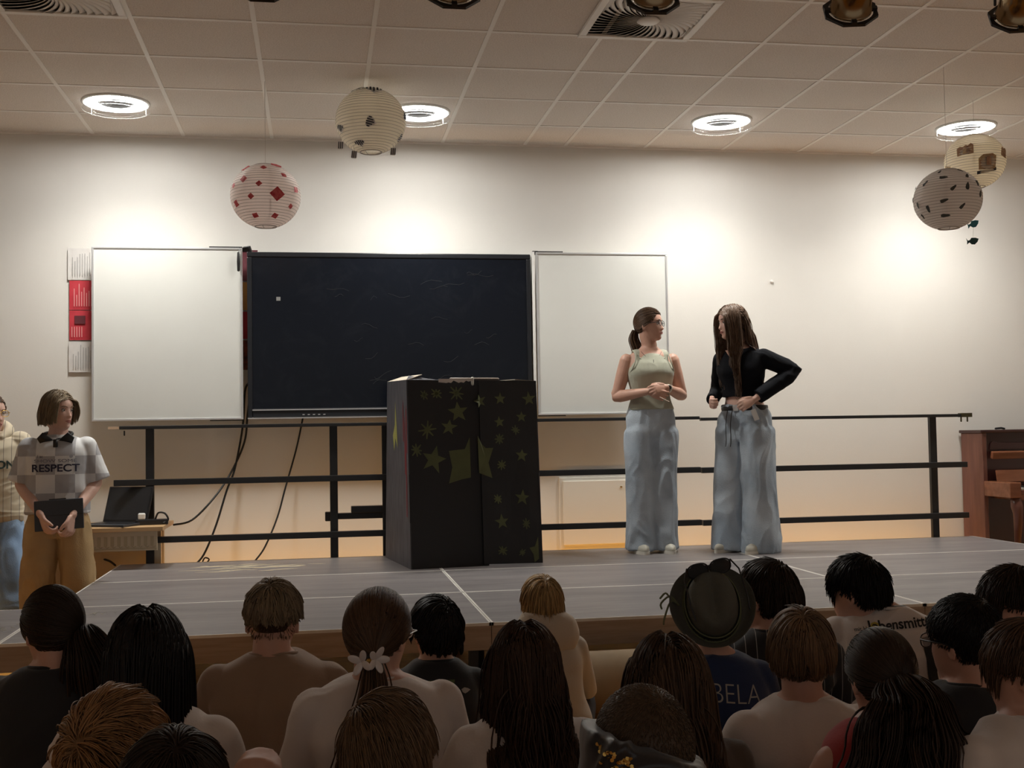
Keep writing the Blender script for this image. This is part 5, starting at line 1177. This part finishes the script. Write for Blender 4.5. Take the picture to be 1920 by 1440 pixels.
def backtext(t, sh, s_, size, z, m, x=0, rot=0, xs=1, bold=0, name='lettering', shear=0):
    V, F = text_mesh(s_, size, bold=bold, xs=xs, shear=shear); M = Matrix.Translation((x, -.6, z)) @ Matrix(((1, 0, 0, 0), (0, 0, -1, 0), (0, 1, 0, 0), (0, 0, 0, 1))) @ Matrix.Rotation(rot, 4, 'Z')
    return decal(name, V, F, M, bvh(sh), m, sh, .003)
def backshape(sh, P, x, z, m, name, rot=0):
    M = Matrix.Translation((x, -.6, z)) @ Matrix(((1, 0, 0, 0), (0, 0, -1, 0), (0, 1, 0, 0), (0, 0, 0, 1))) @ Matrix.Rotation(rot, 4, 'Z')
    bm = bmesh.new(); f = bm.faces.new([bm.verts.new((x_, y_, 0)) for x_, y_ in P]); bmesh.ops.triangulate(bm, faces=bm.faces)
    for _ in range(5):
        E_ = [e for e in bm.edges if e.calc_length() > .012]
        if not E_: break
        bmesh.ops.subdivide_edges(bm, edges=E_, cuts=1); bmesh.ops.triangulate(bm, faces=bm.faces)
    bm.verts.index_update(); V = [v.co.copy() for v in bm.verts]; F = [tuple(v.index for v in f.verts) for f in bm.faces]; bm.free()
    return decal(name, V, F, M, bvh(sh), m, sh, .003)

def short(m, **k):
    d = dict(style='short', N=2200, L=.075, w=.0019, line='short', crown=(.01, -.06, .10), sidecut=.012); d.update(k)
    return lambda Mh, t, zs, cy: hair(Mh, m, t, seed=int(abs(Mh.translation.z)*1000), **d)
def long_(m, L, **k):
    def f(Mh, t, zs, cy):
        c = Mh.inverted() @ Vector((0, cy(zs)-.02, zs-.13)); d = dict(style='long', N=2300, L=L, w=.0022, line='long', K=24, body=tuple(c), bodyr=(.19, .13, .17), lift=.03, puff=.04); d.update(k)
        hair(Mh, m, t, seed=int(abs(Mh.translation.z)*1000), **d)
    return f
def pony(m, tie, path, rad, N=420, wave=0, clumps=0, w=.0024, name='ponytail', freq=6):
    def f(Mh, t, zs, cy):
        hair(Mh, m, t, 'tie', N=2000, w=.0020, line='long', tie=tie, seed=3, K=14)
        a = Mh @ Vector(tie); tail([a]+[a+Vector(q) for q in path], m, t, N=N, rad=rad, seed=5, wave=wave, K=24, clumps=clumps, w=w, freq=freq)
        MB().tube([a+Vector((.014*math.cos(2*PI*k/12), -.008, .014*math.sin(2*PI*k/12)-.004)) for k in range(13)], .005, n=8).build('hair_tie', m_blackp, t, True)
    return f

# furthest row, right at the stage
t, Mh, sh, zs, cy = seated(1015, 1079, 4.38, 'seated child with straight blond hair in a cream hoodie, closest to the stage', short(H_BLOND, N=2000, L=.105, w=.0022, grav=.9, puff=.02, clumps=0), m_cream, sleeves='long', sc=.90, sw=.92, lean=.07, wr=.007, seed=1)
h = MB(); z0 = zs+.03; y0 = cy(zs)
h.stack([(z0-.075, .01, y0-.062, .055, .030), (z0-.045, .012, y0-.060, .098, .048), (z0+.0, .012, y0-.048, .118, .068), (z0+.045, .008, y0-.035, .112, .074), (z0+.078, .0, y0-.03, .088, .066), (z0+.088, -.01, y0-.03, .070, .052)], steps=20); bake(h.build('hood', m_cream, t), .007, 3, .004, (8, 8, 8), 3)
t, Mh, sh, zs, cy = seated(815, 1118, 3.75, 'seated child with wavy black hair and black shirt with white scrawls', short(H_BLACK, N=2300, L=.10, w=.0026, wave=.006, clumps=90, puff=.06, freq=60, grav=1.4, spread=.8), m_teeb, headyaw=20, sleeves='short', sc=.92, sw=.9, lean=.04, pitch=8, seed=2)
m_greenp = mat('print_green', (.09, .13, .05), .8); m_wp = mat('print_white', (.42, .40, .38), .8)
backshape(sh, [(-.05, -.018), (.045, -.022), (.05, .018), (-.045, .02)], 0, zs-.015, m_greenp, 'green_patch')
random.seed(4)
for k_ in range(12): backshape(sh, [(.012*math.cos(2*PI*i/7)*random.uniform(.5, 1.4), .009*math.sin(2*PI*i/7)*random.uniform(.5, 1.4)) for i in range(7)], random.uniform(-.12, .13), zs-random.uniform(.02, .26), m_wp, 'white_splash')
backtext(t, sh, 'Tutti', .085, zs-.13, m_wp, .015, R(-62), .8, -.0012, shear=.3); backtext(t, sh, 'LWKS', .06, zs-.15, m_wp, -.035, R(-62), .8, -.001)

# third row
f1 = pony(H_DBROWN, (.055, -.085, -.005), [(.012, -.045, -.03), (.03, -.055, -.09), (.045, -.045, -.18), (.03, -.05, -.28), (.0, -.06, -.40)], (.014, .035, .05, .055, .05, .02), N=700, wave=.012, clumps=26)
seated(98, 1100, 3.4, 'seated child with dark brown ponytail over a black tee, face turned left', f1, m_teeb, headyaw=32, bodyyaw=-5, sleeves='short', sc=.97, sleeve_len=.6, seed=3, lean=.05)
seated(512, 1088, 3.6, 'seated child with curtained ash blond hair, shaved nape and loose brown tee', lambda Mh, t, zs, cy: (hair(Mh, H_DBLOND, t, 'short', N=1900, L=.085, w=.0026, line='fade', cut=-.004, sidecut=.012, wave=.005, clumps=90, freq=70, seed=5, puff=.03, lift=.02, grav=1.1, spread=.7), hair(Mh, H_BROWN, t, 'short', N=900, L=.006, w=.0009, line='short', seed=6, K=4, capoff=.9)), m_teebr, headyaw=-8, bodyyaw=0, sw=1.08, sc=1.0, neck=1.1, seed=4, wr=.008, lean=.07, hunch=-.005)
t, Mh, sh, zs, cy = seated(1606, 1043, 3.76, 'seated child with thick black hair in a white football shirt with a black stripe', short(H_BLACK, N=2300, L=.06, w=.0024, puff=.04), m_teew, headyaw=38, bodyyaw=-12, sw=1.12, sc=1.0, seed=5, lean=.10, neck=1.1, wr=.005, hunch=-.045, headx=-.07)
MB().tube(ring_path(.066, .060, 0, cy(zs)+.004, zs+.05, .02, .008), .010, n=8).build('collar_trim', m_black, t, True)
mk = mat('print_black', (.015, .015, .015), .8)
backtext(t, sh, 'lebensmittel', .046, zs+.012, mk, .030, R(4), 1.0, .0010); backtext(t, sh, 'mit Herz', .018, zs-.002, mk, -.095, R(8))
backshape(sh, [(.016*math.cos(2*PI*i/8), .014*math.sin(2*PI*i/8)) for i in range(8)], -.060, zs+.006, mat('print_yellow', (.45, .36, .06), .8), 'yellow_mark')
backshape(sh, [(-.018, .11), (.018, .115), (.022, .0), (.045, -.10), (.07, -.14), (.03, -.15), (.0, -.09), (-.015, .0)], .105, zs-.14, mk, 'black_stripe')
m_pin = striped('black_pinstripe', (.014, .014, .017), (.35, .34, .33), .034, .0022, 0)
seated(1438, 1052, 3.62, 'seated child with tousled dark brown hair in a black pinstriped shirt', short(H_DBROWN, N=2400, L=.085, w=.0024, wave=.004, clumps=110, puff=.06, spread=.6), m_pin, headyaw=28, bodyyaw=-16, sw=1.08, sc=1.0, seed=6, lean=.07, neck=1.05)
m_camo = mat('shirt_grey_mottled', (.40, .37, .34), .9, c2=(.10, .09, .09), scale=22)
def handchin(b, Mh, zs):
    Wv = Mh @ Vector((.02, .085, -.165)); arm(b, Vector((.16, .05, zs-.01)), Vector((.16, .22, zs-.20)), Wv, .9); hand(b, Wv, (Mh @ Vector((.005, .095, -.075)))-Wv, (0, -1, 0), 1, 55, .9)
seated(1897, 1064, 3.3, 'seated child at the right edge, face in profile with a hand at the chin', short(H_DBROWN, N=2300, L=.055, w=.0022, puff=.03, grav=.8), m_camo, headyaw=72, bodyyaw=10, sc=.98, seed=7, ext=handchin, face=True, pitch=-6)

# second row
t, Mh, sh, zs, cy = seated(708, 1104, 3.05, 'seated child in a white tee, long ponytail held by a flower clip', pony(H_BROWN, (.042, -.104, -.045), [(.0, -.03, -.05), (-.01, -.05, -.12), (-.045, -.055, -.22), (-.085, -.05, -.32), (-.11, -.04, -.42)], (.012, .022, .028, .03, .026, .016), N=460), m_teew, headyaw=-30, bodyyaw=3, sc=1.0, sw=1.08, seed=8, neck=.95, lean=.02, wr=.006)
c = Mh @ Vector((.045, -.135, -.05)); m_petal = mat('petal_white', (.75, .68, .66), .25, spec=.8)
cl_ = MB().ball(c, (.007, .006, .007)).build('hair_clip', m_gold, t, True)
for sx, n_ in ((.018, 5), (-.02, 4)):
    for i in range(n_):
        a = 2*PI*i/n_+.4; Mp = Matrix.Translation(c+Vector((sx, -.006, .004 if sx > 0 else 0))) @ Matrix.Rotation(R(30 if sx > 0 else -30), 4, 'Z') @ Matrix.Rotation(a, 4, 'Y') @ Matrix.Translation((0, -.004, .017)) @ Matrix.Rotation(R(22), 4, 'X')
        MB().ball(Mp.translation, (.010, .0028, .018), Mp.to_3x3().to_4x4(), 14, 10).build('petal', m_petal, cl_, True)
glasses(Mh, t, m_alu)
t, Mh, sh, zs, cy = seated(1330, 1092, 3.35, 'seated child under a green-grey felt hat, blue shirt lettered BELA', short(H_DBROWN, N=900, L=.05, w=.0024), cloth('jersey_navy', (.016, .032, .10)), sc=.92, sw=.98, seed=9, bodyyaw=-8, headyaw=-4, lean=.04, neck=.9)
backtext(t, sh, 'BELA', .075, zs-.055, m_wp, .040, R(-4), .9, -.0012); V6 = [(-.045, -.09), (-.045, .045), (-.03, .06), (.055, .06), (.055, .035), (-.008, .035), (-.018, .025), (-.018, -.09)]; backshape(sh, V6, .055, zs-.170, m_wp, 'number')
# the hat: seen from behind and above, tilted back
m_felt = mat('felt_green_grey', (.115, .115, .095), .95, bump=.3, bscale=260, var=.1); m_band = mat('hat_band', (.02, .022, .02), .7); m_cord = mat('hat_cord', (.14, .15, .08), .8)
Hm = Mh @ Matrix.Translation((-.004, -.040, .040)) @ Matrix.Rotation(R(66), 4, 'X') @ Matrix.Rotation(R(-10), 4, 'Y') @ Matrix.Scale(1.08, 4)
hb = MB(); n = 48; prof = [(.124, .014), (.126, .018), (.115, .006), (.10, .0), (.088, .004), (.084, .03), (.079, .065), (.072, .088), (.058, .102), (.040, .104), (.018, .098), (.002, .096)]
V = []; F = []
for i, (r_, z_) in enumerate(prof):
    for k_ in range(n):
        a = 2*PI*k_/n; rr = r_*(1+.10*math.cos(2*a)*-1 if i > 3 else 1+.02*math.cos(2*a)); zz = z_+(.022*math.cos(a)**2 if i < 3 else 0)-(.018*math.exp(-(math.cos(a)*r_/.02)**2)*(1 if i > 7 else 0))
        V.append(Hm @ Vector((rr*math.cos(a), rr*math.sin(a)*1.05, zz)))
for i in range(len(prof)-1):
    for k_ in range(n): j = (k_+1) % n; F.append((i*n+k_, i*n+j, (i+1)*n+j, (i+1)*n+k_))
F.append(tuple((len(prof)-1)*n+k_ for k_ in range(n)))
hat = mobj('felt_hat', V, F, m_felt, t, True); so = hat.modifiers.new('s', 'SOLIDIFY'); so.thickness = .003; ss = hat.modifiers.new('u', 'SUBSURF'); ss.levels = ss.render_levels = 1
def hring(r_, z_, rad, m, nm, flat=None):
    P = [Hm @ Vector((r_*(1-.10*math.cos(4*PI*k_/48))*math.cos(2*PI*k_/48), r_*(1-.10*math.cos(4*PI*k_/48))*math.sin(2*PI*k_/48)*1.05, z_)) for k_ in range(49)]
    return MB().tube(P, [rad]*49, n=8, flat=flat, round_=False).build(nm, m, hat, True)
ax = (Hm.to_3x3() @ Vector((0, 0, 1))).normalized()
hring(.0885, .018, (.013, .003), m_band, 'band', ax); hring(.0935, .006, .0028, m_cord, 'cord'); hring(.0900, .033, .0022, m_cord, 'cord')
random.seed(6)
for a in (3.3, 3.5, 3.0):
    P = [Hm @ Vector((-.098, .01, .02)), Hm @ Vector((-.12, .02+.02*random.random(), .03)), Hm @ Vector((-.125-.03*random.random(), .0+.05*(a-3.2)*3, .035)), Hm @ Vector((-.15, (a-3.3)*.16, .03))]
    MB().tube(P, .003, n=6, sub=3).build('cord_tassel', m_cord, hat, True)
# sunglasses on the hat crown
Ms = Hm @ Matrix.Translation((.0, .088, .092)) @ Matrix.Rotation(R(8), 4, 'Z') @ Matrix.Rotation(R(-32), 4, 'X')
sg = MB()
for s_ in (-1, 1):
    P = [Ms @ Vector((s_*.034+.031*math.copysign(abs(math.cos(a))**.8, math.cos(a)), 0, .026*math.copysign(abs(math.sin(a))**.8, math.sin(a)))) for a in [2*PI*k_/24 for k_ in range(25)]]
    sg.tube(P, .0026, n=6); sg.tube([Ms @ Vector((s_*.066, 0, .016)), Ms @ Vector((s_*.082, -.03, .0)), Ms @ Vector((s_*.084, -.09, -.05)), Ms @ Vector((s_*.080, -.12, -.08))], .0026, n=6)
sg.tube([Ms @ Vector((-.008, 0, .010)), Ms @ Vector((.008, 0, .010))], .003, n=6)
sgo = sg.build('sunglasses', m_blackp, hat, True)
for s_ in (-1, 1): MB().prism([(s_*.034+.030*math.cos(2*PI*k_/20), .025*math.sin(2*PI*k_/20)) for k_ in range(20)], Ms @ Matrix.Rotation(PI/2, 4, 'X'), .0012).build('tinted_lens', mat('lens_dark', (.05, .05, .05), .1, spec=.8), sgo)

seated(275, 1142, 2.72, 'seated child with long straight black hair and white tee', long_(H_BLACK, .34, N=2800, w=.0026, wave=.0, puff=.06), m_teew, sc=.98, seed=10, lean=.03, sw=1.0, headyaw=-3, wr=.007)
seated(983, 1168, 2.82, 'seated child with long wavy dark brown hair over a white tee', long_(H_BROWN if False else hair_mat('hair_chestnut', (.050, .028, .018)), .46, N=2600, wave=.030, clumps=60, spread=.85, freq=34, w=.0024, puff=.05), m_teew, sc=.95, seed=11, lean=.03, sw=.98, wr=.006)
seated(1252, 1193, 2.68, 'seated child with long wavy light-streaked brown hair, beside the felt hat', long_(hair_mat('hair_streaked', (.075, .045, .028), .65), .40, N=2600, wave=.018, clumps=80, spread=.65, freq=30, w=.0024, puff=.09), cloth('top_brown', (.10, .075, .06)), sc=1.0, seed=12, lean=.02, sw=1.0, sleeves='short')
seated(1500, 1141, 2.85, 'seated child with light brown bowl-cut hair and pale tee, face turned right', short(H_LBROWN, N=2600, L=.095, w=.0022, puff=.015, grav=1.3, clumps=90, spread=.5, cut=-.030, sidecut=-.012), m_teew, headyaw=-24, sc=1.0, seed=13, lean=.04, neck=1.0, sw=1.04, wr=.005)
t, Mh, sh, zs, cy = seated(1806, 1116, 2.85, 'seated child with cropped black hair, glasses and a black tee', short(H_BLACK, N=3600, L=.016, w=.0014, K=5, puff=.0, lift=.008, cut=-.035, capoff=1.05), m_teeb, headyaw=24, bodyyaw=-8, sc=1.02, seed=14, lean=.05, neck=1.05, sw=1.08)
glasses(Mh, t, m_blackp, .021)
# front: nearest to the camera
fc = pony(hair_mat('hair_umber_curly', (.032, .019, .013)), (.0, -.108, -.005), [(.0, -.035, -.03), (-.012, -.06, -.10), (-.01, -.06, -.20), (.03, -.05, -.30), (.08, -.04, -.42)], (.03, .05, .075, .09, .11, .12), N=1500, wave=.016, clumps=60, freq=14, w=.0022)
seated(1648, 1180, 2.42, 'seated child with big dark curly ponytail, bare shoulders and a red top', fc, cloth('top_red', (.35, .03, .03)), sc=.88, seed=15, lean=.04, sleeves='none', sw=.98, skin=m_skin, bodyyaw=6)
seated(1925, 1165, 2.25, 'seated child cut off at the right edge with brown hair and white tee', short(H_BROWN, N=2600, L=.08, w=.0020, puff=.03, grav=1.2), m_teew, headyaw=42, bodyyaw=8, sc=.88, seed=16, lean=.05, sw=1.05, wr=.006)
seated(212, 1303, 1.98, 'seated child with fluffy sandy hair at the lower left', short(H_RED, N=4200, L=.062, w=.0014, puff=.05, lift=.03, grav=.35, K=12, clumps=230, spread=.75, crown=(-.05, -.07, .05)), m_teeb, sc=.96, seed=17, lean=.04, headyaw=8)
seated(325, 1372, 1.60, 'seated child with dark hair just showing at the lower left edge', short(H_DBROWN, N=4200, L=.075, w=.0013, puff=.03, clumps=200, spread=.5), m_teeb, sc=.84, seed=18, lean=.02)
def knee(b, Mh, zs): b.tube([(-.10, .05, .12), (-.225, .22, .50), (-.235, .26, .575), (-.24, .30, .45), (-.22, .36, .08)], [.07, .052, .046, .045, .03], n=14, sub=3)
seated(725, 1298, 2.1, 'seated child with short golden brown hair in front of the flower clip', short(H_LBROWN, N=4600, L=.062, w=.0013, puff=.02, grav=.45, clumps=260, spread=.55, crown=(-.055, -.02, .09)), m_teeb, sc=.98, seed=19, lean=.03, ext=knee, headyaw=-10)
t, Mh, sh, zs, cy = seated(1203, 1287, 1.93, 'seated child with shaved brown hair, black scarf with gold sequins and glasses', short(hair_mat('hair_stubble', (.10, .066, .042), .3), N=6500, L=.007, w=.0009, K=4, puff=.0, lift=.005, capoff=1.045), m_teeb, sc=.97, seed=20, lean=.04, headyaw=14, pitch=-4)
glasses(Mh @ Matrix.Translation((0, .0, -.005)), t, m_blackp, .022)
sc_ = MB(); z0 = zs+.045; y0 = cy(zs)
hx, hy, hz_ = Mh.translation
sc_.stack([(z0-.075, 0, y0-.01, .165, .10), (z0-.03, 0, y0-.01, .150, .105), (z0+.01, -.004, y0+.0, .125, .11), (hz_-.05, hx-.004, hy-.015, .104, .118), (hz_+.0, hx-.006, hy-.012, .102, .120), (hz_+.022, hx-.006, hy-.012, .098, .116)], steps=24)
sc_.V = [(x, y, z-(x-hx)*.36*max(0, min(1, (z-z0)/.06))) for x, y, z in sc_.V]
scf = bake(sc_.build('scarf', mat('scarf_satin', (.012, .013, .018), .35, sheen=.3), t), .006, 2, .010, (10, 10, 12), 9); tr = bvh(scf)
random.seed(9); sq_ = MB()
for k_ in range(150):
    u = random.random(); px_ = hx-.098+.19*u; pz_ = hz_+.008-(px_-hx)*.36-.004*abs(random.gauss(0, 3)) if u < .25 or u > .6 else hz_-.02
    hit = tr.ray_cast(Vector((px_, -.6, pz_)), Vector((0, 1, 0)))
    if hit[0] is None: continue
    Mq = Matrix.Translation(hit[0]-Vector((0, .001, 0))) @ Matrix.Rotation(random.uniform(-.9, .9), 4, 'X') @ Matrix.Rotation(random.uniform(-.9, .9), 4, 'Y') @ Matrix.Rotation(PI/2, 4, 'X')
    sq_.lathe([(.0035, 0), (.0035, .0006)], Mq, 7)
tag(sq_.build('gold_sequins', m_gold, scf), kind='stuff')
